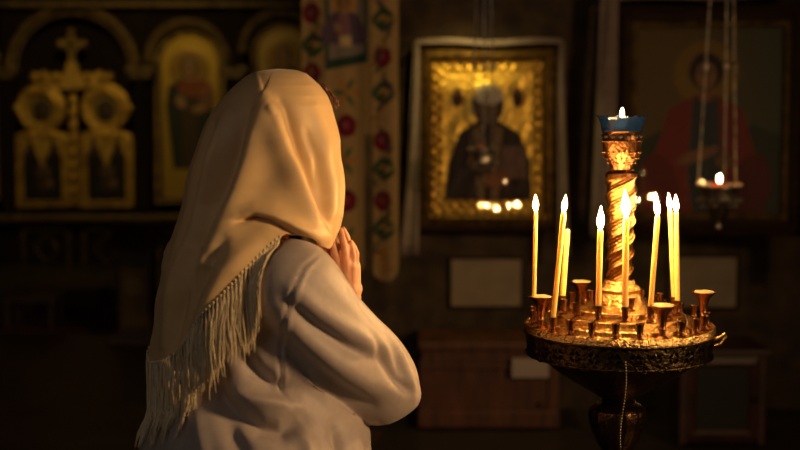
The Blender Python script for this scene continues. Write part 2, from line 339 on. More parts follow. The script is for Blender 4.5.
# royal gates
gates = thing('royal_gates', 'pair of gilded carved gates with two round icons and a crowning cross', 'gates', (ix(75), DI + .03, zz(212) + .14))
gx = lambda px: ix(px) - ix(75)
gz = lambda py: zz(py) - zz(212)
for sg, name in ((-1, 'left'), (1, 'right')):
    cx = sg * (gx(107) - gx(75)); hw = (gx(131) - gx(75)) / 2 - .0
    lf = MB()
    zt, zb = gz(138), gz(206); W = .215
    outer = [(cx - W, zb), (cx + W, zb), (cx + W, zt)] + [(cx + W * math.cos(PI * k / 12), zt + .05 * math.sin(PI * k / 12)) for k in range(1, 12)] + [(cx - W, zt)]
    lf.tube([(x, -.01, z) for x, z in outer], .026, 8, True)
    lf.tube([(cx + (x - cx) * .82, -.02, zb + .04 + (z - zb) * .88) for x, z in outer], .012, 6, True)
    # scalloped carved top: three hanging points
    W9 = W * .9; M_ = [(-W9, zt + .03), (W9, zt + .03), (W9, zt - .20), (W9 * .80, zt - .13), (W9 * .52, zt + .0), (W9 * .28, zt - .12), (0, zt - .27), (-W9 * .28, zt - .12), (-W9 * .52, zt + .0), (-W9 * .80, zt - .13), (-W9, zt - .20)]
    for i_ in range(2, 10): x0, z0_ = M_[i_]; x1, z1_ = M_[i_ + 1]; lf.prism([(cx + x0, z0_), (cx + x1, z1_), (cx + x1, zt + .03), (cx + x0, zt + .03)], -.035, .005)
    for k in (-1, 0, 1): lf.ball((cx + k * W9 * .5, -.04, zt + .02), .03, 10, 6)
    leafo = lf.build('gate_leaf', M_gild, gates, True)
    MB().box((cx, .02, (zt + zb) / 2), (2 * W, .02, zt - zb)).build('backing', M_dwood, leafo)
    pp = Paint(.34, .42, 50).fill((.012, .008, .006)); figure(pp, 0, .27, .03, (.05, .02, .012), (.016, .016, .016), skin=(.08, .045, .025), halo=(.10, .06, .02), hm=0); po = pp.build('icon_panel', M_paint, leafo, .01); po.location = (cx, .005, zb + .03)
    # roundel
    rz_ = gz(108); R = (gx(129) - gx(84)) / 2
    rn = MB().ring((cx, -.01, rz_), R * .95, .03, 'Y', 36, 8).ring((cx, -.03, rz_), R * .72, .022, 'Y', 36, 8)
    for k in range(16): rn.ball((cx + R * .84 * math.cos(k * PI / 8), -.03, rz_ + R * .84 * math.sin(k * PI / 8)), .02, 8, 5)
    rn.ring((cx, 0, rz_), R * .84, .035, 'Y', 36, 6)
    rn.ball((cx + sg * R * 1.08, -.02, rz_), .032, 8, 5)
    ro = rn.build('roundel', M_gild, gates, True)
    pp = Paint(R * 1.4, R * 1.4, 40).fill((.30, .20, .05), .3); pp.put(pp.ell(0, R * .62, R * .42, R * .46), (.03, .02, .01), 0); figure(pp, 0, R * .62, R * .17, (.03, .015, .01), (.012, .012, .012), skin=(.06, .03, .02), halo=(.04, .03, .01), hm=0); po = pp.build('round_icon', M_paint, ro, .01, keep=lambda X, Z: X ** 2 + (Z - R * .7) ** 2 < (R * .7) ** 2); po.location = (cx, .0, rz_ - R * .7)
cm = MB().box((0, -.02, (gz(95) + gz(206)) / 2), (.07, .06, gz(95) - gz(206)), bev=.015)
for k in range(8): cm.ball((0, -.06, gz(102) - k * .11), .035, 10, 6)
cm.build('centre_post', M_gild, gates, True)
cr = MB()  # crest bar and cross
cr.prism([(gx(38), gz(80)), (gx(46), gz(70)), (gx(60), gz(76)), (gx(75), gz(72)), (gx(90), gz(76)), (gx(104), gz(70)), (gx(112), gz(80)), (gx(104), gz(86)), (gx(75), gz(90)), (gx(46), gz(86))], -.05, .0)
for px in (38, 46, 60, 90, 104, 112): cr.ball((gx(px), -.04, gz(77)), .045, 10, 6)
cr.prism([(gx(66), gz(76)), (gx(71), gz(62)), (gx(79), gz(62)), (gx(84), gz(76))], -.045, .01)
cr.build('crest', M_gild, gates, True)
xs = MB().box((0, -.02, gz(50)), (.05, .03, gz(30) - gz(70))).box((0, -.02, gz(44)), (.17, .03, .05))
for (x, z) in ((0, gz(32)), (-.1, gz(44)), (.1, gz(44))): xs.ball((x, -.02, z), .04, 10, 6)
xs.ring((0, -.02, gz(44)), .06, .012, 'Y', 24, 6)
xs.build('cross', M_gildd, gates, True)

def screen_icon(px, py0, py1, wpx, lab, arched=True, cloak=(.05, .05, .05), robe=(.05, .03, .015), gold=(.40, .26, .035), blotch=None):
    z0, z1 = zz(py1), zz(py0); W = wpx / (F / DI); H = z1 - z0
    t = thing('screen_icon', lab, 'icon', (ix(px), DI + .135, z0 + .14), group=None)
    pp = Paint(W, H, 70).fill((.06, .035, .02), 0)
    pp.put(pp.rect(-W * .42, .03, W * .42, H - W * .45), gold, .45); pp.put(pp.ell(0, H - W * .45, W * .42, W * .42), gold, .45)
    figure(pp, 0, H - W * .52, W * .135, robe, cloak, halo=(.26, .15, .03), hm=.2, full=H > 1)
    if blotch: pp.put(pp.ell(W * .08, H - W * .80, W * .26, W * .13), blotch, 0)
    pp.build('painted_panel', M_paint, t, .02, keep=(lambda X, Z: (Z < H - W / 2) | (X ** 2 + (Z - H + W / 2) ** 2 < (W / 2) ** 2)) if arched else None)
    fr = MB(); pts = [(-W / 2, 0)] + [(W / 2, 0)] + [(W / 2 * math.cos(PI * k / 16), H - W / 2 + W / 2 * math.sin(PI * k / 16)) for k in range(17)]
    fr.tube([(x, -.01, z) for x, z in pts], .022, 8, True); fr.build('frame', M_gildd, t, True)
    return t
screen_icon(189, 32, 203, 68, 'tall arched gold icon of a full-length saint right of the gates', cloak=(.016, .022, .016), blotch=(.22, .06, .02))
screen_icon(283, 24, 203, 60, 'tall arched dim icon partly behind the woman with the cream scarf', cloak=(.03, .03, .03), gold=(.30, .20, .06))
screen_icon(-27, 40, 203, 54, 'arched gold icon at the far left, only its edge in view', gold=(.5, .34, .1))

# low furniture on the left
ped = P(138, 343, 8.1); lx = ped.x
lec = thing('church_lectern', 'small sloping lectern with a gilded front standing before the icon screen', 'lectern', (lx, 8.1, 0))
MB().box((0, 0, .03), (.34, .3, .06), bev=.01).box((0, 0, .33), (.22, .2, .56), bev=.01).build('body', M_dwood, lec)
sl = MB().box((0, 0, 0), (.33, .32, .03), R=Euler((.4, 0, 0)).to_matrix(), bev=.008); sl.v = [(x, y, z + .68) for x, y, z in sl.v]; sl.build('sloping_top', M_dwood, lec)
pp = Paint(.2, .42, 30).fill((.09, .06, .02), .2); pp.put(pp.rect(-.08, .03, .08, .39), (.2, .13, .04), .4); pp.put(pp.ell(0, .28, .06, .06), (.3, .2, .05), .4)
o = pp.build('front_panel', M_paint, lec, .006); o.location = (0, -.108, .1)
rug = MB().box((P(60, 300, 9.2).x, 9.0, .008), (2.6, 1.1, .016), bev=.004).build('carpet_runner', M_carpet); tag(rug, 'dark red carpet runner lying before the altar step at left', 'carpet')
for (px, py, D, wd, dp, hh, lab) in ((35, 322, 8.6, .36, .3, .2, 'low wooden kneeling stool at the far left in shadow'), (72, 306, 9.3, .5, .3, .16, 'low dark footstool on the carpet below the gates')):
    q = P(px, py, D); t = thing('low_stool', lab, 'stool', (q.x, D, .017))
    MB().box((0, 0, hh), (wd, dp, .04), bev=.01).build('stool_top', M_dwood, t)
    for sx in (-1, 1):
        for sy in (-1, 1): MB().box((sx * (wd / 2 - .03), sy * (dp / 2 - .03), hh / 2), (.035, .035, hh)).build('leg', M_dwood, t)

# ------------------------------------------------------------------ embroidered church banner
DB = 5.7
bn = P(351, 282, DB); pxm = F / DB
ban = thing('church_banner', 'long embroidered banner with red roses hanging on a pole beside the icon', 'banner', (bn.x, DB, 0))
bw, bh = 96 / pxm, (282 + 60) / pxm
pp = Paint(bw, bh, 110).fill((.34, .23, .10), 0)
def bx(px): return (px - 351) / pxm
def bz(py): return (282 - py) / pxm
pp.put(pp.rect(bx(322), bz(300), bx(326), bz(-60)), (.20, .14, .07)); pp.put(pp.rect(bx(369), bz(300), bx(373), bz(-60)), (.22, .15, .07))
pp.put(pp.poly([(bx(326), bz(70)), (bx(326), bz(-60)), (bx(369), bz(-60)), (bx(369), bz(62))]), (.025, .055, .04))
pp.put(pp.poly([(bx(330), bz(60)), (bx(330), bz(-40)), (bx(365), bz(-40)), (bx(365), bz(53))]), (.20, .17, .15))
figure(pp, bx(345), bz(4), 6.5 / pxm, (.20, .10, .12), (.09, .06, .10), halo=(.35, .2, .05), hm=0, book=False)
pp.put(pp.rect(bx(341), bz(46), bx(352), bz(36)), (.5, .38, .18))
def rose(x, z, s=1):
    for k in range(5):
        a = k * 1.256 + x * 50; pp.put(pp.ell(x + 4.5 * s / pxm * math.cos(a), z + 6 * s / pxm * math.sin(a), 4.6 * s / pxm, 6 * s / pxm, a), (.13, .010, .022))
    pp.put(pp.ell(x, z, 4 * s / pxm, 5 * s / pxm), (.20, .02, .04)); pp.put(pp.ell(x - 1 / pxm, z + 1 / pxm, 2 * s / pxm, 2.2 * s / pxm), (.26, .10, .09))
def leafp(x, z, a, s=1, col=(.02, .06, .03)): pp.put(pp.ell(x, z, 8 * s / pxm, 2.8 * s / pxm, a), col)
for (px, pys) in ((313, (14, 73, 140, 210)), (383, (-20, 57, 140, 200))):
    for py in pys: rose(bx(px), bz(py))
for (px, pys) in ((313, (45, 106, 175)), (383, (20, 92, 168, 228, -52))):
    for py in pys:
        for (dx, dy, a) in ((-5, -4, .9), (5, -7, -.7), (-4, 6, -.8), (6, 6, .7), (0, 0, 1.5)): leafp(bx(px + dx), bz(py + dy), a)
        pp.put(pp.ell(bx(px), bz(py - 2), 2.4 / pxm, 2.4 / pxm), (.45, .22, .04))
rb = random.Random(3)
for (xa, xb) in ((308, 319), (376, 391)):
    for k in range(60):
        py = -50 + k * 5.4; leafp(bx((xa + xb) / 2 + (xb - xa) * .42 * math.sin(k * .55) + rb.uniform(-2, 2)), bz(py), rb.uniform(-1.5, 1.5), rb.uniform(.35, .7), rb.choice(((.02, .05, .03), (.10, .05, .02), (.20, .12, .04), (.05, .03, .06))))
for (px, py) in ((347, 92), (347, 240), (345, 160)):
    for k in range(6): leafp(bx(px) + 7 / pxm * math.cos(k * 1.05), bz(py) + 9 / pxm * math.sin(k * 1.05), k * 1.05, .8, (.05, .11, .05) if k % 2 else (.40, .18, .03))
for (px, py) in ((347, 125), (347, 200)): rose(bx(px), bz(py), 1.1)
for (px, py) in ((383, 255), (347, 262), (386, 268)):
    for k in range(5): leafp(bx(px) + 4 / pxm * math.cos(k), bz(py) + 6 / pxm * math.sin(k), k, .5, (.36, .16, .05))
def keepb(X, Z):
    px = X * pxm + 351; py = 282 - Z * pxm
    ok = ~((py > 134) & (np.abs(px - 368.5) < 4.2)) & ~((py > 134) & (np.abs(px - 325.5) < 2.5))
    for (c, r, base) in ((385.5, 13.5, 268), (347, 18, 262), (313.5, 9.5, 270)):
        m = (np.abs(px - c) < r + 1) & (py > base); ok &= ~(m & (((px - c) / r) ** 2 + ((py - base) / 14) ** 2 > 1))
    return ok
o = pp.build('cloth', M_embr, ban, .006, bend=lambda X, Z: .012 * np.sin(X * 22 + Z * 1.5) + .006 * np.sin(X * 60), keep=keepb); o.location = (0, 0, bn.z)
top = bn.z + bh
MB().lathe([(.16, 0), (.16, .02), (.05, .05), (.014, .09), (.014, top + .25), (.03, top + .27), (.03, top + .3), (.005, top + .36)], (0, .05, 0), 20).build('pole', M_dwood, ban, True)
MB().tube([(-bw / 2 - .03, .03, top - .01), (bw / 2 + .03, .03, top - .01)], .012, 10).ball((-bw / 2 - .04, .03, top - .01), .02).ball((bw / 2 + .04, .03, top - .01), .02).build('crossbar', M_gildd, ban, True)

# ------------------------------------------------------------------ icons on the wall
flame_pos = {}
CT = P(620, 326, 2.45)                       # axis of the candle stand
def bisect(G, Fp):
    a = (Vector((0, 0, CAMZ)) - G).normalized(); c = (Fp - G).normalized(); return (a + c).normalized()
def frame_ring(mb, w, h, t, d, y=0):
    """mitred moulding around w x h (inner size), t wide, d deep; lies in XZ with z from 0"""
    pr = [(0, 0), (0, d * .5), (t * .35, d), (t * .65, d * .8), (t, d * .55), (t, 0)]
    cs = [(-w / 2, 0, -1, -1), (w / 2, 0, 1, -1), (w / 2, h, 1, 1), (-w / 2, h, -1, 1)]; v = []
    for (x, z, sx, sz) in cs:
        for (a, dd) in pr: v.append((x + sx * a, y - dd, z + sz * a))
    n = len(pr); f = [(i * n + k, ((i + 1) % 4) * n + k, ((i + 1) % 4) * n + (k + 1) % n, i * n + (k + 1) % n) for i in range(4) for k in range(n)]
    return mb.add(v, f)
FM = P(612, 200, 2.45)                       # middle of the row of flames
# icon 1
D1 = 6.05; G1 = P(502, 204, D1); n1 = bisect(G1, FM)
cen = P(488, 214, D1 + .0); pxm1 = F / D1
yaw1 = math.atan2(-n1.x, -n1.y) * -1; tilt1 = math.asin(-n1.z)
print('icon1 yaw/tilt', math.degrees(yaw1), math.degrees(tilt1))
def orient(n):  # local -Y maps to n, local Z stays up-ish
    y = -n; x = Vector((y.y, -y.x, 0)).normalized(); z = x.cross(y); return Matrix((x, y, z)).transposed()
R1 = orient(n1)
def icon_root(name, lab, G, n, gx_off, gz_bottom):
    R = orient(n); base = G + R @ Vector((gx_off, 0, gz_bottom)); t = thing(name, lab, 'icon', base, R.to_euler()); return t
w1, h1 = 112 / pxm1, 154 / pxm1
ic1 = icon_root('gilded_icon', 'brightly lit gilded icon of a bishop saint behind glass, left of the tall kiot', G1, n1, (488 - 502) / pxm1, -(214 - 204) / pxm1)
pp = Paint(w1, h1, 150).fill((.90, .60, .10), .75)
X, Z = pp.X, pp.Z
for _ in range(26): _a = rng.uniform(0, 6.28); _k = rng.uniform(60, 330); pp.H += .045 / _k * np.sin(_k * (X * math.cos(_a) + Z * math.sin(_a)) + rng.uniform(0, 6.28))
bo = 1 - pp.rect(-w1 / 2 + .05, .085, w1 / 2 - .05, h1 - .05); pp.put(bo, (.62, .38, .06), .8); pp.H += bo * .004 * (1 + np.sin(X * 120) * np.sin(Z * 120))
for sg in (-1, 1):
    pp.put(pp.ell(sg * .145 - .005, h1 - .18, .028, .045), (.07, .02, .015), 0); pp.put(pp.ell(sg * .145 - .005, h1 - .145, .016, .018), (.18, .09, .04), 0)
cxm = -.0; s = .044; hz = h1 - .22
pp.put(pp.ell(cxm, hz, .12, .125), (.95, .66, .13), .7, .004)
pp.put(pp.poly([(cxm - .05, hz - .07), (cxm - .14, hz - .13), (cxm - .19, hz - .27), (cxm - .21, .065), (cxm + .21, .065), (cxm + .205, hz - .27), (cxm + .15, hz - .13), (cxm + .05, hz - .07)]), (.040, .026, .022), 0, .006)
for sg in (-1, 1): pp.put(pp.poly([(cxm + sg * .02, hz - .09), (cxm + sg * .07, hz - .10), (cxm + sg * .05, .065), (cxm + sg * .015, .065)]), (.20, .13, .06), .2)
pp.put(pp.ell(cxm, hz + .01, .076, .10), (.07, .045, .035), 0, .003)
pp.put(pp.ell(cxm, hz - .012, .042, .055), (.22, .12, .06), 0)
pp.put(pp.ell(cxm, hz + .055, .070, .050), (.55, .50, .40), .35, .004)
pp.put(pp.rect(cxm - .006, hz + .005, cxm + .006, hz + .085), (.2, .15, .1), .2)
pp.put(pp.ell(cxm, hz - .055, .032, .035), (.16, .11, .08), 0)
for sg in (-1, 1): pp.put(pp.ell(cxm + sg * .018, hz - .005, .009, .005), (.04, .02, .01), 0)
pp.put(pp.ell(cxm, hz - .02, .005, .014), (.12, .06, .03), 0)
pp.put(pp.rect(cxm + .055, .17, cxm + .185, .33), (.17, .10, .08), 0, .006)
pp.put(pp.ell(cxm + .04, .165, .065, .035, .15), (.30, .12, .05), 0, .004)
pp.put(pp.ell(cxm - .06, .24, .03, .05, .4), (.24, .11, .05), 0, .004)
for k in range(-1, 2): pp.put(pp.ell(k * .035 - .01, .04, .014, .014), (.5, .36, .08), 1, .003)
o = pp.build('gilded_panel', M_paint, ic1, .012); o.location = (0, .035, 0)
fi = MB(); frame_ring(fi, w1, h1, .055, .045, .03); fi.build('gilded_frame', M_gildf, ic1, False)
fo = MB(); frame_ring(fo, w1 + .11, h1 + .11, .03, .05, .045); fo.v = [(x, y, z - .055) for x, y, z in fo.v]; fo.box((0, .06, h1 / 2), (w1 + .17, .03, h1 + .17)); fo.build('outer_frame', M_dwood, ic1)
MB().box((0, .0, h1 / 2), (w1 + .005, .003, h1 + .005)).build('glass', M_pane, ic1)
# picture lamp above icon 1
# towels
def towel(name, lab, parent_R, base, path, wdt, depthy=-.07):
    """ribbon of cloth: path of (x,z) in the icon's own plane, width across"""
    nx = 9; v = []; m = len(path)
    for i, (x, z, wd, ox) in enumerate(path):
        for k in range(nx):
            u = k / (nx - 1) - .5
            v.append((x + (u * wd if ox == 'x' else 0), depthy + .012 * math.sin(u * 14 + i * .35), z + (u * wd if ox == 'z' else 0)))
    f = [(i * nx + k, i * nx + k + 1, (i + 1) * nx + k + 1, (i + 1) * nx + k) for i in range(m - 1) for k in range(nx - 1)]
    mb = MB(); mb.v = v; mb.f = f; o = mb.build(name, M_towel, None, True); o.location = base; o.rotation_euler = parent_R.to_euler()
    so = o.modifiers.new('thick', 'SOLIDIFY'); so.thickness = .004
    return tag(o, lab, 'towel')
def drape_path(xL, xR, zt, zbL, zbR, wtop, wbL, wbR):
    pts = []
    for k in range(13): q = k / 12; pts.append(('L', xL - (wbL / 2) * (1 - q) * .5, zbL + (zt - zbL) * q, wbL * (1 - q) ** .7 + wtop * (1 - (1 - q) ** .7)))
    return pts
def towel2(name, lab, R, base, W, Hh, zL, zR, wt, wb, y=-.03):
    # two hanging tails joined by a roll lying along the top edge: one continuous strip
    mb = MB(); nu = 9
    rows = []
    N = 18
    for k in range(N):     # left tail, bottom to top
        q = k / (N - 1); wd = wb * (1 - q) ** 1.2 + wt; z = zL + (Hh - zL) * q; rows.append([(-W / 2 - (u) * wd, y - .010 - .010 * math.sin(u * 9 + q * 4), z) for u in np.linspace(0, 1, nu)])
    for k in range(5):
        a = PI / 2 * (k + 1) / 6; rows.append([(-W / 2 + -(u * wt) * math.cos(a), y - .012, Hh + (u * wt) * math.sin(a)) for u in np.linspace(0, 1, nu)])
    for k in range(14):
        q = k / 13; rows.append([(-W / 2 + W * q, y - .012 - .006 * math.sin(u * 5 + q * 20), Hh + u * wt + .006 * math.sin(q * 9)) for u in np.linspace(0, 1, nu)])
    for k in range(5):
        a = PI / 2 * (1 - (k + 1) / 6); rows.append([(W / 2 + (u * wt) * math.cos(a), y - .012, Hh + (u * wt) * math.sin(a)) for u in np.linspace(0, 1, nu)])
    for k in range(N):
        q = 1 - k / (N - 1); wd = wb * .5 * (1 - q) ** 1.2 + wt; z = zR + (Hh - zR) * q; rows.append([(W / 2 + (u) * wd, y - .010 - .010 * math.sin(u * 9 + q * 4), z) for u in np.linspace(0, 1, nu)])
    v = [p for r in rows for p in r]; m = len(rows)
    f = [(i * nu + k, i * nu + k + 1, (i + 1) * nu + k + 1, (i + 1) * nu + k) for i in range(m - 1) for k in range(nu - 1)]
    mb.v = v; mb.f = f; o = mb.build(name, M_towel, None, True); o.location = base; o.rotation_euler = R.to_euler()
    so = o.modifiers.new('thick', 'SOLIDIFY'); so.thickness = .004; so.offset = 0
    return tag(o, lab, 'towel')
towel2('white_towel', 'narrow white linen towel draped over the gilded bishop icon', R1, ic1.location, w1 + .125, h1 + .07, -.20, -.20, .026, .07, -.032)

# icon 2, in a tall wooden kiot
D2 = 5.95; G2 = P(655, 196, D2); n2 = bisect(G2, P(672, 202, 2.45) + Vector((0, 0, 0))); R2 = orient(n2); pxm2 = F / D2
print('icon2 n', n2)
w2, h2 = 142 / pxm2, 184 / pxm2
ic2 = icon_root('saint_icon', 'large dark icon of a young red-robed saint in a deep wooden case', G2, n2, (706 - 655) / pxm2, -(212 - 196) / pxm2)
pp = Paint(w2, h2, 130).fill((.13, .085, .028), 0)
X, Z = pp.X, pp.Z
g = np.clip((X + .1) / .4, 0, 1)[..., None]; pp.C = pp.C * (1 - g) + np.array((.07, .08, .05)) * g
pp.put(pp.poly([(-w2 / 2, 0), (-w2 / 2, .32), (-.2, .40), (-.1, .36), (.1, .34), (.2, .42), (w2 / 2, .36), (w2 / 2, 0)]), (.035, .045, .028))
hz = h2 - .215; cx = -.015; s = .062
pp.put(pp.ell(cx, hz, .155, .16), (.17, .11, .025), .1); pp.put(pp.ell(cx, hz, .145, .15), (.21, .13, .025), .1)
pp.put(pp.poly([(cx - .05, hz - .10), (cx - .17, hz - .17), (cx - .25, .22), (cx - .29, 0), (cx + .27, 0), (cx + .25, .22), (cx + .17, hz - .17), (cx + .05, hz - .10)]), (.19, .028, .018), 0)
pp.put(pp.poly([(cx - .055, hz - .11), (cx - .08, .2), (cx - .05, 0), (cx + .09, 0), (cx + .08, .2), (cx + .055, hz - .11)]), (.03, .045, .05), 0)
pp.put(pp.rect(cx - .028, hz - .13, cx + .028, hz - .04), (.22, .11, .05), 0)
pp.put(pp.ell(cx, hz + .012, .078, .088), (.018, .012, .01), 0); pp.put(pp.ell(cx, hz - .008, .048, .064), (.26, .14, .07), 0)
for sg in (-1, 1):
    pp.put(pp.ell(cx + sg * .021, hz + .004, .010, .005), (.03, .015, .01), 0); pp.put(pp.ell(cx + sg * .021, hz + .018, .014, .003), (.05, .02, .01), 0)
pp.put(pp.ell(cx, hz - .014, .004, .018), (.12, .06, .03), 0); pp.put(pp.ell(cx, hz - .04, .014, .004), (.16, .03, .02), 0)
pp.put(pp.ell(cx - .03, .27, .10, .028, .35), (.22, .11, .05), 0); pp.put(pp.ell(cx + .09, .24, .04, .03, -.2), (.16, .09, .04), 0)
pp.put(pp.ell(cx - .21, .12, .09, .16, .2), (.13, .018, .012), 0); pp.put(pp.ell(cx + .21, .12, .09, .16, -.2), (.10, .016, .012), 0)
o = pp.build('painted_panel', M_paint, ic2, .012); o.location = (0, .03, 0)
fi = MB(); frame_ring(fi, w2, h2, .028, .03, .025); fi.build('gilded_slip', M_gildd, ic2)
fo = MB(); frame_ring(fo, w2 + .056, h2 + .056, .075, .09, .045); fo.v = [(x, y, z - .028) for x, y, z in fo.v]; fo.box((0, .06, h2 / 2), (w2 + .17, .03, h2 + .17)); fo.build('wooden_case', M_dwood, ic2)
MB().box((0, .0, h2 / 2), (w2 + .005, .003, h2 + .005)).build('glass', M_pane, ic2)
towel2('white_towel', 'wide white towel hanging down the left side of the dark red-robed saint icon', R2, ic2.location, w2 + .18, h2 + .12, -.12, -.26, .085, .03, -.062)

# framed notices under the icons
def notice(px0, py0, px1, py1, D, lab, fm):
    c = P((px0 + px1) / 2, py1, D); W = (px1 - px0) / (F / D); H = (py1 - py0) / (F / D)
    t = thing('framed_notice', lab, 'picture frame', (c.x, D, c.z))
    MB().box((0, .008, H / 2), (W - .02, .01, H - .02)).build('paper', M_paper, t)
    f = MB(); frame_ring(f, W - .03, H - .03, .022, .02, .02); f.v = [(x, y, z + .015) for x, y, z in f.v]; f.build('frame', fm, t)
    return t
notice(449, 257, 523, 308, WD - .025, 'framed pale sheet hanging on the wall under the gilded icon', M_dwood)
notice(668, 255, 738, 309, WD - .025, 'framed pale sheet on the wall behind the candles at right', M_dwood)

# wooden bench chest under icon 1
DC = 5.85; q0, q1 = P(418, 425, DC), P(560, 342, DC); zt = q1.z; W = q1.x - q0.x
ch = thing('wooden_chest', 'low reddish wooden bench chest against the wall under the gilded icon', 'bench', ((q0.x + q1.x) / 2, DC + .18, 0))
MB().box((0, 0, zt / 2 - .01), (W - .03, .34, zt - .06), bev=.006).build('body', M_rwood, ch)
MB().box((0, -.01, zt - .02), (W, .38, .04), bev=.008).build('top_board', M_rwood, ch)
MB().box((0, -.19, .05), (W, .03, .08), bev=.006).build('plinth', M_rwood, ch)
MB().box((0, -.18, zt * .72), (W - .02, .02, .03), bev=.004).build('rail', M_rwood, ch)
for sg in (-1, 1): MB().box((sg * (W / 2 - .03), -.178, zt * .45), (.05, .02, zt * .7), bev=.004).build('stile', M_rwood, ch)
MB().box((W * .36, -.182, zt * .28), (.02, .02, .02)).ball((W * .36, -.195, zt * .28), .012).build('knob', M_brassd, ch, True)
c = P(530, 376.5, DC - .03); pn = MB().box((0, 0, 19 / (F / DC) / 2), (37 / (F / DC), .003, 19.5 / (F / DC)), R=Euler((-.03, 0, .03)).to_matrix()).build('paper_note', M_paperw); pn.location = (c.x, DC - .045, c.z)
tag(pn, 'small white paper note propped on the front of the reddish chest', 'note')

# dark red cabinet at right
DR = 5.5; q0 = P(680, 350, DR); q1 = P(768, 350, DR); W = q1.x - q0.x
cab = thing('small_cabinet', 'dark red wooden cabinet with a framed door under the right-hand icon', 'cabinet', ((q0.x + q1.x) / 2, DR + .17, 0))
H = q0.z
MB().box((0, 0, H / 2), (W - .04, .3, H - .04), bev=.005).build('body', M_dwood, cab)
MB().box((0, 0, H - .015), (W + .02, .36, .03), bev=.006).build('top', M_redwood, cab)
dr = MB(); frame_ring(dr, W - .16, H - .16, .05, .02, -.15); dr.v = [(x, y, z + .08) for x, y, z in dr.v]; dr = dr.build('door', M_redwood, cab)
MB().box((0, -.152, H / 2), (W - .15, .008, H - .15)).build('door_panel', mat('greenish dark panel', (.007, .008, .006), .7), dr)
MB().ball((W / 2 - .055, -.185, H / 2), .012).build('knob', M_brassd, dr, True)
for sg in (-1, 1): MB().box((sg * (W / 2 - .02), -.15, H / 2), (.035, .04, H - .03), bev=.005).build('post', M_redwood, cab)

# ------------------------------------------------------------------ hanging oil lamps
def oil_lamp(px, py, D, r, lab, lit, chaintop=2.9, spread=.5):
    c = P(px, py, D); t = thing('hanging_oil_lamp', lab, 'oil lamp', (c.x, D, c.z))
    bw_ = MB().lathe([(.004, -.115 * r / .085), (.014, -.108 * r / .085), (.008, -.09 * r / .085), (.03, -.075 * r / .085), (r * .45, -.05), (r * .72, -.025), (r * .90, 0), (r * .80, .02), (r * .9, .045), (r, .055), (r, .062), (r * .82, .058), (r * .70, .03), (.005, .02)], (0, 0, 0), 32, cap=False)
    for k in range(14):
        a = 2 * PI * k / 14; bw_.ball((r * .96 * math.cos(a), r * .96 * math.sin(a), .0), .011, 8, 6); bw_.ball((r * .80 * math.cos(a + .2), r * .80 * math.sin(a + .2), -.025), .008, 8, 6); bw_.ball((r * math.cos(a), r * math.sin(a), .06), .009, 8, 6)
    bw_.build('bowl', M_silver, t, True)
    MB().lathe([(.02, .03), (.03, .035), (.034, .075), (.031, .075), (.027, .04), (.01, .036)], (0, 0, 0), 20, cap=False).build('glass_cup', pane_mat('red cup glass', .1, 2, (.9, .35, .2)), t, True)
    if lit:
        f = MB().lathe([(.001, .0), (.005, .004), (.0062, .010), (.0045, .018), (.001, .028)], (0, 0, .074), 12).build('flame', M_flames, t, True)
    for k in range(3):
        a = 2 * PI * k / 3 + .5; chn = MB(); p0 = Vector((r * math.cos(a), r * math.sin(a), .062)); p1 = Vector((.012 * math.cos(a), .012 * math.sin(a), chaintop - c.z))
        n = 60; chn.tube([p0.lerp(p1, i / n) for i in range(n + 1)], [.0022 if i % 2 else .0036 for i in range(n + 1)], 6)
        chn.ball(p0.lerp(p1, .28), (.011, .011, .022), 10, 8)
        chn.build('chain', M_silver, t, True)
    MB().lathe([(.03, 0), (.035, .01), (.012, .03), (.004, .05), (.004, HC - chaintop + .0)], (0, 0, chaintop - c.z), 16).build('suspension_rod', M_silver, t, True)
    return t
oil_lamp(719, 200, 5.1, .088, 'silvered hanging oil lamp with a burning flame before the red-robed saint', True)
oil_lamp(483, 163, 5.5, .062, 'small unlit hanging oil lamp in front of the gilded bishop icon', False, 2.6)

# ------------------------------------------------------------------ candle stand
def cz(py, D): return P(620, py, D).z
RT = .184; DS = 2.45; VA = math.atan2(220, F)
z0 = cz(342, DS - RT)                        # rim height
sx0 = P(618.8, 326, DS).x
st = thing('candle_stand', 'tall round brass church candle stand with a spiral column and blue glass cup', 'candle stand', (sx0, DS, 0))
# stepped top tray
prof = [(.0, z0 + .062), (.02, z0 + .062), (.03, z0 + .055), (.040, z0 + .050), (.055, z0 + .043), (.075, z0 + .037), (.090, z0 + .035), (.0945, z0 + .037), (.098, z0 + .035), (.099, z0 + .026), (.120, z0 + .0225), (.1245, z0 + .0245), (.128, z0 + .0225), (.129, z0 + .014), (.149, z0 + .0105), (.1535, z0 + .0125), (.157, z0 + .0105), (.158, z0 + .003), (.178, z0 - .001), (.181, z0 + .003), (.184, z0 + .003), (.186, z0 - .001), (.186, z0 - .012), (.181, z0 - .014), (.10, z0 - .016), (.0, z0 - .016)]
MB().lathe(prof, (0, 0, 0), 120, cap=False).build('tray', M_brass, st, True)
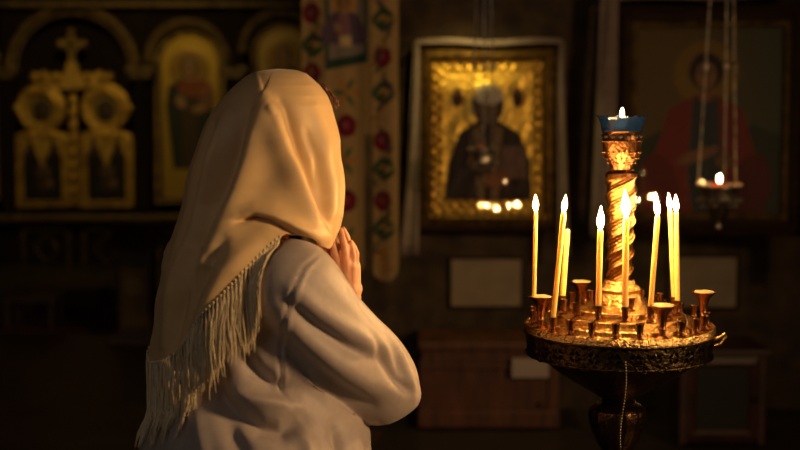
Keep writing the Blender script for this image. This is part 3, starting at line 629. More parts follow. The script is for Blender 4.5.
# pierced skirt: band with round openings modelled as rings over dark inner band
bh_ = .046; ztop = z0 - .010
nseg = 240; nh = 22; V = []; Fc = []; mot = 30
sk = MB()
for j in range(nh + 1):
    for k in range(nseg):
        a = 2 * PI * k / nseg; q = j / nh
        edge = -.004 * (0.5 + .5 * math.cos(a * mot)) if j == 0 else 0
        r = .183 - .003 * (1 - q); sk.v.append((r * math.cos(a), r * math.sin(a), ztop - bh_ * (1 - q) + edge))
def hole(a, q):
    u = (a * mot / (2 * PI)) % 1.0 - .5; x = u * (2 * PI * .183 / mot); z = (q - .46) * bh_; rr = math.hypot(x, z)
    if .0125 > rr > .0055: 
        return not (abs(x) < .0016 or abs(z) < .0016) and rr < .0115
    u2 = (a * mot / (2 * PI) + .5) % 1.0 - .5; x2 = u2 * (2 * PI * .183 / mot); z2 = (q - .83) * bh_
    return math.hypot(x2, z2) < .0028 or math.hypot(x2, (q - .12) * bh_) < .0026
nseg = 720; nh = 30; sk = MB()
for j in range(nh + 1):
    for k in range(nseg):
        a = 2 * PI * k / nseg; q = j / nh; edge = -.004 * (.5 + .5 * math.cos(a * mot)) * (1 - q) ** 6
        r = .183 - .004 * (1 - q); sk.v.append((r * math.cos(a), r * math.sin(a), ztop - bh_ * (1 - q) + edge))
for j in range(nh):
    for k in range(nseg):
        if not hole(2 * PI * (k + .5) / nseg, (j + .5) / nh): sk.f.append((j * nseg + k, j * nseg + (k + 1) % nseg, (j + 1) * nseg + (k + 1) % nseg, (j + 1) * nseg + k))
sko = sk.build('pierced_skirt', M_brassd, st, False); so = sko.modifiers.new('t', 'SOLIDIFY'); so.thickness = .002
MB().ring((0, 0, ztop - .002), .1845, .003, 'Z', 96, 8).ring((0, 0, ztop - bh_ * .98), .181, .0022, 'Z', 96, 8).build('skirt_beading', M_brassd, st, True)
# bowl and foot
zb = z0 - .05
zk = lambda py: cz(py, DS - .05)
gad = lambda n, a_: (lambda a, z: 1 + a_ * math.cos(a * n))
zbw = [zk(363), zk(375), zk(386), zk(396), zk(402)]
MB().lathe([(.165, z0 - .02), (.162, z0 - .045), (.150, zbw[0]), (.122, zbw[1]), (.088, zbw[2]), (.055, zbw[3]), (.036, zbw[4]), (.030, zk(404))], (0, 0, 0), 72, lambda a, z: 1 + .012 * math.cos(a * 24) * (z < z0 - .05)).build('bowl', M_bronze, st, True)
k0 = zk(404); MB().lathe([(.03, k0), (.036, k0 - .004), (.030, k0 - .008), (.044, k0 - .012), (.053, k0 - .020), (.055, k0 - .034), (.050, k0 - .060), (.038, k0 - .09), (.024, k0 - .11), (.036, k0 - .12), (.036, k0 - .13), (.02, k0 - .14)], (0, 0, 0), 60, lambda a, z: 1 + .05 * abs(math.cos(a * 9)) * (z < k0 - .01)).build('knop', M_bronze, st, True)
k1 = k0 - .14
MB().lathe([(.02, k1 + .01), (.022, k1 - .1), (.032, k1 - .14), (.02, k1 - .18), (.022, .35), (.05, .30), (.03, .26), (.035, .18), (.09, .10), (.15, .05), (.17, .03), (.17, .0)], (0, 0, 0), 48).build('foot', M_bronze, st, True)
# small ring handle at the right rim
ha = math.radians(-27)
hp = Vector((.187 * math.cos(ha), .187 * math.sin(ha), z0 - .012))
MB().tube([hp + Vector((.0, 0, -.012)), hp + Vector((.012, 0, -.010)), hp + Vector((.022, -.002, .004)), hp + Vector((.020, -.002, .010)), hp + Vector((.010, 0, .002)), hp + Vector((.0, 0, 0))], .0032, 10).build('handle', M_brass, st, True)
# central collar, spiral column, capital, cup
zc = z0 + .060
MB().lathe([(.052, z0 + .042), (.050, z0 + .050), (.044, zc), (.040, zc + .006), (.044, zc + .012), (.036, zc + .018), (.030, zc + .022), (.028, zc + .03)], (0, 0, 0), 48, lambda a, z: 1 + .04 * math.cos(a * 16) * (z > zc + .002)).build('collar', M_brass, st, True)
zt_ = cz(177, DS); Nn = 200; n = 72; col = MB(); Hc = zt_ - (zc + .025)
for i in range(Nn + 1):
    q = i / Nn; z = zc + .025 + Hc * q; r0 = .0235 + .0045 * q
    for k in range(n):
        a = 2 * PI * k / n; ph = (a - q * Hc / .042 * 2 * PI / 1.0 * .5) ; c_ = abs(math.sin(ph * 1.0 * 1.0 * 1.5)) if False else math.cos(3 * (a - q * Hc * 68))
        r = r0 + .0030 * max(0, c_) ** 2 - .0012 * max(0, -c_) + .0006 * math.cos(12 * (a - q * Hc * 68)); col.v.append((r * math.cos(a), r * math.sin(a), z))
col.f = [(i * n + k, i * n + (k + 1) % n, (i + 1) * n + (k + 1) % n, (i + 1) * n + k) for i in range(Nn) for k in range(n)]
col.build('spiral_column', M_brassc, st, True)
zq = [cz(y, DS) for y in (177, 173, 170, 166, 158, 150, 143, 141, 139, 134, 131)]
cap = MB().lathe([(.028, zq[0] - .004), (.031, zq[0]), (.030, zq[1]), (.020, zq[2]), (.021, zq[3]), (.031, zq[4]), (.036, zq[5]), (.0375, zq[6]), (.0385, zq[7]), (.0365, zq[8]), (.036, zq[9]), (.038, zq[10]), (.036, zq[10]), (.034, zq[9]), (.0, zq[6])], (0, 0, 0), 64, cap=False)
for (yy, rr, N2, rb) in ((141, .0385, 34, .0016), (170, .0225, 20, .0016), (152, .0365, 20, .0022), (158, .0325, 18, .0022), (163, .0265, 14, .002)):
    for k in range(N2): a = 2 * PI * (k + (yy % 2) * .5) / N2; cap.ball((rr * math.cos(a), rr * math.sin(a), cz(yy, DS)), rb, 8, 5)
cap.build('capital', mat('dark copper', (.24, .10, .035), .3, 1, (.12, .05, .02), 25, .3, 120), st, True)
ho = MB()
for k in range(14): a = 2 * PI * k / 14; ho.ball((.0362 * math.cos(a), .0362 * math.sin(a), cz(136, DS)), (.0045, .0045, .0042), 8, 6)
ho.build('dark_hole_beads', M_hole, st, True)  # solid beads on the surface; the dark of the openings is only colour
gl = MB(); rows = [(.034, 133, 0), (.0385, 131, .0), (.0400, 126, .0), (.0435, 120, .02), (.0478, 116.5, .04), (.0468, 116.3, .04), (.041, 120, .02), (.037, 126, 0), (.034, 130, 0), (.001, 131, 0)]
n = 96
for (r, yy, fl) in rows:
    for k in range(n):
        a = 2 * PI * k / n; gl.v.append((r * (1 + fl * math.cos(a * 16) + .012 * math.cos(a * 32)) * math.cos(a), r * (1 + fl * math.cos(a * 16) + .012 * math.cos(a * 32)) * math.sin(a), cz(yy, DS) + (.002 * math.cos(a * 16) if fl else 0)))
gl.f = [(i * n + k, i * n + (k + 1) % n, (i + 1) * n + (k + 1) % n, (i + 1) * n + k) for i in range(len(rows) - 1) for k in range(n)]
gm = bpy.data.materials.new('blue glass'); gm.use_nodes = True; gb = gm.node_tree.nodes['Principled BSDF']
gb.inputs['Base Color'].default_value = (.02, .06, .19, 1); gb.inputs['Roughness'].default_value = .12; gb.inputs['Transmission Weight'].default_value = .8; gb.inputs['IOR'].default_value = 1.5; gb.inputs['Coat Weight'].default_value = .5
glo = gl.build('blue_glass_cup', gm, st, True); tag(glo, 'blue scalloped glass oil cup')
fz = cz(117.5, DS)
MB().lathe([(.0008, 0), (.0035, .003), (.0045, .007), (.0034, .013), (.0008, .019)], (0, 0, fz), 14).build('flame', M_flames, st, True)
MB().lathe([(.001, -.018), (.001, .002)], (0, 0, fz), 8).build('wick', M_wick, st)
# candle holders (sockets): outer ring, middle ring
def ztray(r):
    pts = sorted([(a, b) for a, b in prof[:19]]); return float(np.interp(r, [p[0] for p in pts], [p[1] for p in pts]))
def socket(r, th, big=False, mt=None, s=1.0):
    a = math.radians(th) - VA; x, y = r * math.sin(a), -r * math.cos(a); z = ztray(r) - .001
    if big:
        pr = [(.012, 0), (.012, .003), (.006, .007), (.0058, .016), (.0075, .020), (.006, .024), (.0085, .040), (.0125, .052), (.022, .062), (.0235, .064), (.0215, .0645), (.014, .059), (.0, .058)]
        fn = lambda q, zz_: 1 + (.07 * math.cos(6 * q) if zz_ > .055 else 0)
    else:
        pr = [(.0085, 0), (.0085, .002), (.0045, .004), (.0045, .007), (.0068, .010), (.0055, .013), (.0062, .017), (.0072, .026), (.0078, .029), (.0078, .031), (.006, .031), (.0055, .027), (.0, .026)]
        pr = [(p * s, q * s) for p, q in pr]; fn = None
    o = MB().lathe(pr, (0, 0, 0), 20 if not big else 36, fn, cap=False).build('tulip_socket' if big else 'candle_socket', mt or (M_copper if big else M_copperd), st, True)
    o.location = (x, y, z); return Vector((sx0 + x, DS + y, z))
out = {}
for k in range(24):
    th = -2 + 15 * k - (360 if k > 12 else 0)
    big = k in (2, 7, 20, 14); out[k] = (socket(.168, th, big), big)
    if big: m = MB().lathe([(.0, .0595), (.014, .0600), (.0185, .0635), (.017, .066), (.008, .063), (0, .064)], (0, 0, 0), 24, lambda q, zz_: 1 + .12 * math.cos(5 * q + 1)).build('melted_wax', M_melt, st, True); m.location = Vector((out[k][0].x - sx0, out[k][0].y - DS, out[k][0].z))
mid = {}
for k in range(14): mid[k] = socket(.112, 5.5 + 25.714 * k)
for k in range(6): socket(.068, 20 + 60 * k, s=.8)
# cord of beads hanging from the skirt
cp = P(625.5, 362, DS - .193); ce = P(621, 450, DS - .14)
pts = [cp.lerp(ce, i / 60) + Vector((.003 * math.sin(i * .1), 0, 0)) for i in range(60)]; pts += [ce + Vector((0, 0, -.004 * i)) for i in range(1, 20)]
bc = MB().tube(pts, .0010, 6)
for i in range(0, len(pts), 2): bc.ball(pts[i], .0019, 8, 6)
bc = bc.build('bead_cord', mat('dull metal beads', (.45, .36, .24), .35, .9), None, True); tag(bc, 'thin beaded cord hanging down in front of the candle stand bowl', 'cord')

# candles
def candle(lab, base, top_px, dia, tip_px=None, lit=True, drips=1):
    """base: world point; top_px: where the top of the wax shows"""
    tz = P(top_px[0], top_px[1], base.y + .0)
    o0 = base; ax = tz - o0; L = ax.length; R = ax.to_track_quat('Z', 'X').to_matrix(); r = dia / 2
    mb = MB(); n = 24; pr = [(r * .8, 0), (r, .004)] + [(r * (1 + .02 * math.sin(q * 9 + L * 90)), .004 + (L - .010) * q) for q in np.linspace(.05, 1, 14)] + [(r * .93, L - .003), (r * .75, L), (r * .45, L - .001), (0, L - .0025)]
    mb.lathe(pr, (0, 0, 0), n, cap=False)
    for k in range(drips):
        a = rng.uniform(0, 6.28); zt0 = L - rng.uniform(.002, .006); ln = rng.uniform(.006, .02); mb.tube([(r * .92 * math.cos(a), r * .92 * math.sin(a), zt0 - ln * q) for q in (0, .3, .7, 1)], [.0009, .0013, .0015, .0006], 6)
    mb.xf(R.to_4x4()); o = mb.build('candle', M_wax, None, True); o.location = o0; tag(o, lab, 'candle', 'thin beeswax candles on the brass stand')
    wk = MB().tube([R @ Vector((0, 0, L - .004)), R @ Vector((0, 0, L + .003)), R @ Vector((.0006, 0, L + .005))], .0007, 6).build('wick', M_wick, o)
    if lit:
        tip = P(tip_px[0], tip_px[1], base.y) - o0; b0 = R @ Vector((0, 0, L + .0005)); H = (tip - b0).length
        m2 = MB(); n = 16; st_ = [(0, .05), (.10, .55), (.25, .92), (.38, 1), (.52, .86), (.68, .58), (.84, .28), (1, .02)]; fw = H * .155
        for q, rr in st_:
            c = b0.lerp(tip, q)
            for k in range(n): a = 2 * PI * k / n; m2.v.append((c.x + fw * rr * math.cos(a), c.y + fw * rr * math.sin(a), c.z))
        m2.f = [(i * n + k, i * n + (k + 1) % n, (i + 1) * n + (k + 1) % n, (i + 1) * n + k) for i in range(len(st_) - 1) for k in range(n)] + [tuple(range(n))[::-1], tuple((len(st_) - 1) * n + k for k in range(n))]
        m2.build('flame', M_flame, o, True)
    return o
up = Vector((0, 0, .0265))
t20 = out[20][0]
candle('lit candle standing furthest left, in a tulip-shaped socket', Vector((P(534, 300, t20.y).x, t20.y, t20.z + .0605)), (535.8, 211.5), .0085, (535.5, 194.5))
candle('lit candle leaning to the right, second flame from the left', out[21][0] + up, (563.8, 212), .0100, (565.8, 195))
candle('shorter unlit candle just right of the leaning one', mid[10] + up, (567.5, 229), .0115, lit=False)
candle('lit candle left of the spiral column, with the lowest flame', mid[13] + up, (600.3, 229.5), .0112, (601.2, 206))
candle('lit candle in front of the spiral column with the tallest flame', mid[0] + up, (626.2, 217), .0112, (625.0, 189.5))
candle('lit candle leaning slightly, first one right of the spiral column', mid[1] + up, (657.8, 215.5), .0100, (656.0, 196))
candle('tallest lit candle of the close pair at the right', mid[4] + up, (669.8, 209), .0095, (668.6, 193.5))
candle('lit candle standing furthest right on the stand', mid[3] + up, (676.2, 212), .0095, (675.6, 194.5))

# ------------------------------------------------------------------ the woman
def capsule(mb, a, b_, ra, rb, n=24, sq=(1, 1), m=7, side=None):
    a, b_ = Vector(a), Vector(b_); t = (b_ - a); L = t.length; t = t / L
    u = side.normalized() if side else t.orthogonal().normalized(); u = (u - t * u.dot(t)).normalized(); w_ = t.cross(u); rows = []
    for i in range(m): q = PI / 2 * (1 - i / m); rows.append((-math.sin(q) * ra, math.cos(q) * ra))
    for i in range(9): q = i / 8; rows.append((L * q, ra + (rb - ra) * q))
    for i in range(1, m + 1): q = PI / 2 * i / m; rows.append((L + math.sin(q) * rb, math.cos(q) * rb))
    v = []
    for (d, r) in rows:
        r = max(r, 1e-4)
        for k in range(n): an = 2 * PI * k / n; v.append(a + t * d + u * (math.cos(an) * r * sq[0]) + w_ * (math.sin(an) * r * sq[1]))
    N = len(rows); f = [(i * n + k, i * n + (k + 1) % n, (i + 1) * n + (k + 1) % n, (i + 1) * n + k) for i in range(N - 1) for k in range(n)] + [tuple(range(n))[::-1], tuple((N - 1) * n + k for k in range(n))]
    mb.add(v, f); return mb
def rings(mb, lst, az, n=40, p=2.3):
    """stack of horizontal superellipse rings: (x, y, z, half breadth, half depth) facing az"""
    fx = Vector((math.sin(az), math.cos(az), 0)); lx_ = Vector((math.cos(az), -math.sin(az), 0)); v = []
    for (x, y, z, hb, hd) in lst:
        for k in range(n):
            a = 2 * PI * k / n; c, s_ = math.cos(a), math.sin(a); c = math.copysign(abs(c) ** (2 / p), c); s_ = math.copysign(abs(s_) ** (2 / p), s_); q = Vector((x, y, z)) + lx_ * hb * c + fx * hd * s_; v.append(q)
    N = len(lst); f = [(i * n + k, i * n + (k + 1) % n, (i + 1) * n + (k + 1) % n, (i + 1) * n + k) for i in range(N - 1) for k in range(n)] + [tuple(range(n))[::-1], tuple((N - 1) * n + k for k in range(n))]
    mb.add(v, f); return mb
def remesh(mb, vox, smooth=2, fac=.5):
    me = bpy.data.meshes.new('tmp'); me.from_pydata(mb.v, [], mb.f)
    bm = bmesh.new(); bm.from_mesh(me); bmesh.ops.recalc_face_normals(bm, faces=bm.faces); bm.to_mesh(me); bm.free()
    o = bpy.data.objects.new('tmp', me); COL.objects.link(o); r = o.modifiers.new('r', 'REMESH'); r.mode = 'VOXEL'; r.voxel_size = vox
    if smooth: sm = o.modifiers.new('s', 'SMOOTH'); sm.iterations = smooth; sm.factor = fac
    dg = bpy.context.evaluated_depsgraph_get(); dg.update(); ev = o.evaluated_get(dg); m2 = bpy.data.meshes.new_from_object(ev)
    bpy.data.objects.remove(o); bpy.data.meshes.remove(me); return m2
def link(name, me, m, parent=None):
    me.name = name; o = bpy.data.objects.new(name, me); COL.objects.link(o); me.materials.clear(); me.materials.append(m)
    me.polygons.foreach_set('use_smooth', [True] * len(me.polygons)); o.parent = parent; return o
def seg_dist(px, py, poly):
    """distance, side sign and 0..1 run of each point against a polyline"""
    best = np.full(px.shape, 1e9); sgn = np.zeros(px.shape); run = np.zeros(px.shape); n = len(poly) - 1
    for i in range(n):
        (x0, y0), (x1, y1) = poly[i], poly[i + 1]; dx, dy = x1 - x0, y1 - y0; L2 = dx * dx + dy * dy
        t = np.clip(((px - x0) * dx + (py - y0) * dy) / L2, 0, 1); qx, qy = px - x0 - t * dx, py - y0 - t * dy; d = np.hypot(qx, qy)
        m = d < best; best = np.where(m, d, best); sgn = np.where(m, np.sign(dx * qy - dy * qx), sgn); run = np.where(m, (i + t) / n, run)
    return best, sgn, run
def folds(px, py, lst):
    """each: (polyline, height, width left of travel, width right of travel, kind). ridge = bump, step = raised on the + side"""
    h = np.zeros(px.shape)
    for (poly, amp, wa, wb_, kind) in lst:
        d, s_, run = seg_dist(px, py, poly); env = np.clip(np.sin(PI * np.clip(run * .94 + .03, 0, 1)), 0, 1) ** .5
        w_ = np.where(s_ > 0, wb_, wa)
        if kind == 'ridge': h += amp * env * np.exp(-(d / w_) ** 2)
        else:
            h += amp * env * np.where(s_ > 0, np.exp(-d / wb_), -.6 * np.exp(-d / wa)) * np.clip(d / 1.5, 0, 1)
    return h

DP = 2.2; AZ = math.radians(60); HAZ = math.radians(48)
fw = Vector((math.sin(AZ), math.cos(AZ), 0)); lt = Vector((math.cos(AZ), -math.sin(AZ), 0))
TC = P(247, 330, DP); TC = Vector((TC.x, DP, 0))
hf = Vector((math.sin(HAZ), math.cos(HAZ), 0)); hl = Vector((math.cos(HAZ), -math.sin(HAZ), 0))
HC_ = P(279, 150, DP + .02)
zsh = P(290, 262, 2.05).z
shR = P(293, 287, 2.06); shL = TC - lt * .19 + Vector((0, 0, shR.z))
elR = P(383, 385, 2.17); wrR = P(366, 322, 2.30)
mirr = lambda v: v - lt * 2 * (v - TC).dot(lt)      # mirror across the body's midplane
elL = mirr(elR); 
# --- body
hand_fw = None
bd = MB()
# head
bd.ball(HC_, (.078, .078, .105), 28, 20); hm_ = MB().ball((0, .012, 0), (.074, .092, .10), 28, 20)
hm_.ball((0, .045, -.055), (.052, .055, .052), 20, 14)       # jaw
capsule(hm_, (0, .098, .015), (0, .118, -.018), .0075, .0105, 12)   # nose
hm_.ball((.010, .104, -.021), .0065, 10, 8); hm_.ball((-.010, .104, -.021), .0065, 10, 8)
hm_.ball((0, .090, -.052), (.022, .012, .006), 14, 8); hm_.ball((0, .088, -.061), (.018, .012, .006), 14, 8)
hm_.ball((0, .083, -.085), (.02, .018, .016), 12, 8)
for sg in (-1, 1): capsule(hm_, (sg * .016, .093, .028), (sg * .046, .082, .027), .0055, .0045, 8); capsule(hm_, (sg * .021, .0935, .016), (sg * .043, .086, .015), .0035, .003, 8); hm_.ball((sg * .078, .0, -.005), (.009, .02, .032), 12, 8); hm_.ball((sg * .036, .064, -.024), (.028, .022, .034), 16, 10)
TH = Matrix.Translation(HC_) @ Matrix.Rotation(-HAZ, 4, 'Z') @ Matrix.Rotation(math.radians(-8), 4, 'X')
hm_.xf(TH); bd.v = []; bd.f = []; bd.add(hm_.v, hm_.f)
zw = 1.0
neck0 = Vector((TC.x, TC.y, shR.z + .03)) + fw * .0
capsule(bd, neck0, HC_ + Vector((0, 0, -.07)), .052, .05, 20)
rings(bd, [(TC.x, DP, .88, .155, .11), (TC.x, DP, .98, .15, .105), (TC.x, DP, 1.08, .125, .09), (TC.x, DP, 1.18, .135, .095), (TC.x, DP, shR.z - .03, .155, .095), (TC.x, DP, shR.z + .02, .14, .075), (TC.x, DP, shR.z + .055, .07, .05)], AZ)
for sgn_, sh, el, in ((1, shR, elR), (-1, shL, elL)):
    capsule(bd, sh, el, .048, .038); wr = wrR if sgn_ > 0 else None
# hands: right one from the photo's finger positions, left mirrored just beyond the palms
pl = [P(340, 272, 2.295), P(349, 268, 2.292)]
DH = 2.29
def fing(mb, pts, r):
    pts = [Vector(p) for p in pts]
    for i in range(len(pts) - 1): capsule(mb, pts[i], pts[i + 1], r[i], r[i + 1], 14)
def hand(mb, T):
    w0, k = T(P(351, 318, DH + .01)), None
    # palm: slab of capsules from wrist to each knuckle
    kn = [P(328, 264, DH + .012), P(337, 261, DH + .004), P(346, 262, DH), P(352.3, 267, DH + .003)]
    for q in kn: capsule(mb, w0, T(q), .018, .0108, 14)
    capsule(mb, T(kn[0]), T(kn[3]), .0105, .0100, 14); capsule(mb, T(P(352, 290, DH + .005)), T(P(343, 275, DH + .005)), .016, .012, 14)
    tips = [(318.5, 240, 323.5, 252, .0062), (328.5, 230, 333.0, 246, .0066), (340.5, 230, 344.6, 246, .0064), (350.4, 242.5, 353.6, 255, .0056)]
    for q, (tx, ty, mx_, my_, r) in zip(kn, tips):
        i = tips.index((tx, ty, mx_, my_, r)); dd = q.y
        a = P(mx_, my_, dd + .0 - .001); c_ = P(tx, ty, dd + .008)
        fing(mb, [T(q), T(a), T(a.lerp(c_, .55) + Vector((0, -.0015, 0))), T(c_)], [r * 1.35, r * 1.06, r * 1.03, r * .84])
    # thumb from the side of the palm near its base
    fing(mb, [T(P(352, 300, DH + .012)), T(P(335, 285, DH + .022)), T(P(324, 268, DH + .026)), T(P(320, 256, DH + .024))], [.016, .012, .0098, .008])
    # forearm
hand(bd, lambda v: v)
capsule(bd, elR, P(351, 318, DH + .01), .038, .021, 20)
YP = DH + .021
def tl(v):   # reflect through the plane where the palms meet (normal roughly to the side of the body)
    nrm = (lt * .75 - fw * .66).normalized(); nrm.z = 0; nrm.normalize(); p0 = P(343, 262, YP - .004); return v - nrm * 2 * (v - p0).dot(nrm)
hand(bd, tl)
wl = tl(P(351, 318, DH + .01)); capsule(bd, elL, wl, .038, .021, 20)
# legs and shoes
hipc = Vector((TC.x, DP, .86))
for sg in (-1, 1):
    hp_ = hipc + lt * sg * .085; kn_ = hp_ + Vector((0, 0, -.42)) + fw * .01; an_ = kn_ + Vector((0, 0, -.36))
    capsule(bd, hp_, kn_, .080, .052); capsule(bd, kn_, an_, .050, .034); capsule(bd, an_ + Vector((0, 0, -.04)) - fw * .02, an_ + Vector((0, 0, -.055)) + fw * .13, .030, .022)
zmin = min(v[2] for v in bd.v); bd.v = [(x, y, z - zmin * (z < .3) * 1.0) if z < .12 else (x, y, z) for x, y, z in bd.v]
bm_ = remesh(bd, .0026, 1, .4)
person = link('woman', bm_, M_skin)
tag(person, 'woman in a cream headscarf and pale coat praying with her back turned', 'person')

for sg in (-1, 1):
    e_ = MB().ball(TH @ Vector((sg * .030, .0855, .007)), (.0115, .0115, .0085), 16, 12).build('eye', mat('eye white', (.75, .68, .62), .2), person, True)
    MB().ball(TH @ Vector((sg * .030, .0925, .0065)), .0056, 12, 8).build('iris', mat('dark iris', (.05, .03, .02), .15), e_, True)
    eb = MB().tube([TH @ Vector((sg * x_, y_, z_)) for x_, y_, z_ in ((.016, .0995, .031), (.028, .0965, .0345), (.040, .090, .034), (.048, .084, .030))], [.0015, .0022, .0018, .0008], 6).build('eyebrow', M_hair, person, True)
MB().ball(TH @ Vector((0, .0985, -.0525)), (.023, .006, .0035), 16, 8).ball(TH @ Vector((0, .0965, -.0605)), (.020, .006, .0040), 16, 8).build('lips', mat('lips', (.5, .18, .13), .45, sss=.1), person, True)
# --- coat: torso + sleeves as one cloth surface
ct = MB()
zsl = [(.86, .24, .205), (.94, .225, .185), (1.04, .185, .136), (1.12, .18, .122), (1.20, .186, .122), (shR.z - .02, .198, .128), (shR.z + .02, .185, .122), (shR.z + .048, .140, .100), (shR.z + .070, .085, .075)]
rings(ct, [(TC.x - (.004 if z > 1.1 else (-.015 if z < 1 else -.006)), DP - .0, z, hb, hd) for z, hb, hd in zsl], AZ, p=2.2)
for sh, el, wr in ((shR, elR, P(366, 322, DH + .0)), (shL, elL, wl + Vector((-.01, 0, -.03)))):
    capsule(ct, sh + Vector((0, 0, -.0)), sh.lerp(el, .5) + Vector((-.004, -.01, -.006)), .076, .082)
    capsule(ct, sh.lerp(el, .5) + Vector((-.004, -.01, -.006)), el + Vector((-.002, 0, .0)), .082, .070)
    capsule(ct, el + Vector((.0, 0, 0)), wr + Vector((-.004, 0, -.022)), .064, .029)
    capsule(ct, sh + (TC + Vector((0, 0, sh.z)) - sh) * .35 + Vector((0, 0, .012)), sh + Vector((0, 0, .002)), .065, .074)
cm_ = remesh(ct, .005, 12, .5)
co = np.empty(len(cm_.vertices) * 3); cm_.vertices.foreach_get('co', co); co = co.reshape(-1, 3)
nr = np.array([v.normal[:] for v in cm_.vertices]); px, py = PROJ(co)
face = np.clip(-nr[:, 1] * 1.6 + .1, 0, 1)
CF = [([(281, 312), (305, 338), (335, 362), (368, 382), (398, 390)], .010, 10, 14, 'ridge'),
      ([(279, 345), (303, 374), (333, 402), (362, 420)], .009, 8, 9, 'ridge'),
      ([(280, 332), (306, 360), (338, 386), (372, 404)], -.008, 6, 7, 'ridge'),
      ([(292, 286), (316, 308), (346, 328), (374, 344), (390, 350)], .008, 8, 10, 'ridge'),
      ([(285, 300), (312, 325), (345, 346), (382, 362)], -.009, 6, 7, 'ridge'),
      ([(350, 288), (366, 308), (382, 328), (394, 350), (402, 374)], -.008, 3, 4, 'ridge'),
      ([(358, 294), (376, 312), (396, 334), (408, 352)], .009, 4, 6, 'ridge'),
      ([(372, 334), (384, 358), (394, 380), (410, 392)], -.009, 4, 5, 'ridge'),
      ([(384, 326), (398, 350), (408, 374), (414, 396)], .008, 4, 5, 'ridge'),
      ([(396, 340), (408, 358), (414, 372)], -.005, 3, 3, 'ridge'),
      ([(322, 252), (304, 267), (292, 292), (284, 325), (280, 360), (283, 392), (292, 408)], -.005, 2.2, 2.2, 'ridge'),
      ([(322, 252), (306, 270), (295, 295), (287, 325), (283, 360), (286, 392)], .004, 3, 8, 'ridge'),
      ([(290, 392), (272, 386), (254, 372), (238, 350)], -.018, 9, 9, 'ridge'),
      ([(296, 406), (272, 402), (250, 400), (232, 392)], .014, 9, 9, 'ridge'),
      ([(300, 420), (282, 432), (260, 428), (240, 416), (222, 396)], -.022, 9, 9, 'ridge'),
      ([(214, 376), (220, 405), (232, 435), (246, 462)], -.012, 10, 10, 'ridge'),
      ([(180, 370), (175, 410), (172, 460)], .008, 12, 12, 'ridge'), ([(198, 380), (198, 420), (204, 460)], .007, 8, 8, 'ridge'),
      ([(334, 425), (337, 440), (342, 470)], -.012, 6, 6, 'ridge'), ([(354, 425), (357, 445), (360, 470)], .008, 6, 6, 'ridge'), ([(300, 430), (308, 445), (312, 470)], .008, 8, 8, 'ridge')]
hgt = folds(px, py, CF) * face * 1.25
hgt += (1 - face) * .004 * np.sin(co[:, 2] * 70 + co[:, 0] * 40) 
co += nr * hgt[:, None]
cm_.vertices.foreach_set('co', co.ravel()); cm_.update()
coat = link('coat', cm_, M_coat, person)
tree_coat = BVHTree.FromPolygons([Vector(c) for c in co], [tuple(p.vertices) for p in cm_.polygons])
# skirt
sk = MB(); az0 = AZ
v = []; n = 120; lst = [(.93, .165, .125), (.85, .19, .15), (.7, .205, .17), (.5, .22, .19), (.3, .235, .205), (.12, .25, .22), (.10, .248, .218), (.12, .24, .21), (.5, .21, .18), (.85, .18, .14)]
for (z, hb, hd) in lst:
    for k in range(n):
        a = 2 * PI * k / n; f_ = 1 + .035 * math.cos(a * 14 + .6 * math.sin(a * 3)) * (1 - min(z, .93) / .93); q = Vector((TC.x - .03, DP, z)) + lt * hb * f_ * math.cos(a) + fw * hd * f_ * math.sin(a); v.append(q)
sk.add(v, [(i * n + k, i * n + (k + 1) % n, (i + 1) * n + (k + 1) % n, (i + 1) * n + k) for i in range(len(lst) - 1) for k in range(n)]); sk.build('skirt', M_skirt, person, True)

# --- scarf
RO_ = ([  # y, left x, right x, depth half axis
    (69.5, 276, 288, .012), (71, 260, 298, .042), (74, 250.5, 306, .062), (79, 243.5, 312, .080), (86, 236, 319.5, .096), (96, 226.5, 327, .110), (106, 219, 331, .118), (114, 213.5, 333, .122), (127, 207, 336, .128), (140, 202, 338.5, .133), (165, 194, 341.5, .138), (190, 187, 342.5, .142), (205, 184, 342, .150), (216, 181, 340.5, .160), (228, 177.5, 337, .172), (238, 174, 332, .182), (247, 170.5, 327, .190), (270, 165, 330, .200), (300, 159, 335, .205), (320, 156.5, 340, .207), (345, 153, 345, .208), (370, 150, 348, .208)])
RO = np.array([(a, b - 3 * math.sin(PI * min(1, max(0, (a - 72) / 130))), c, d) for a, b, c, d in RO_])
HEM = np.array([(130, 360), (150, 361), (160, 362), (170, 358), (182, 348), (202, 319), (224, 296), (242, 275), (258, 256), (272, 242), (283, 233), (292, 235), (305, 240), (318, 246), (326, 248), (345, 248)])
J, I = 300, 230; th0, th1 = math.radians(-12), math.radians(262)
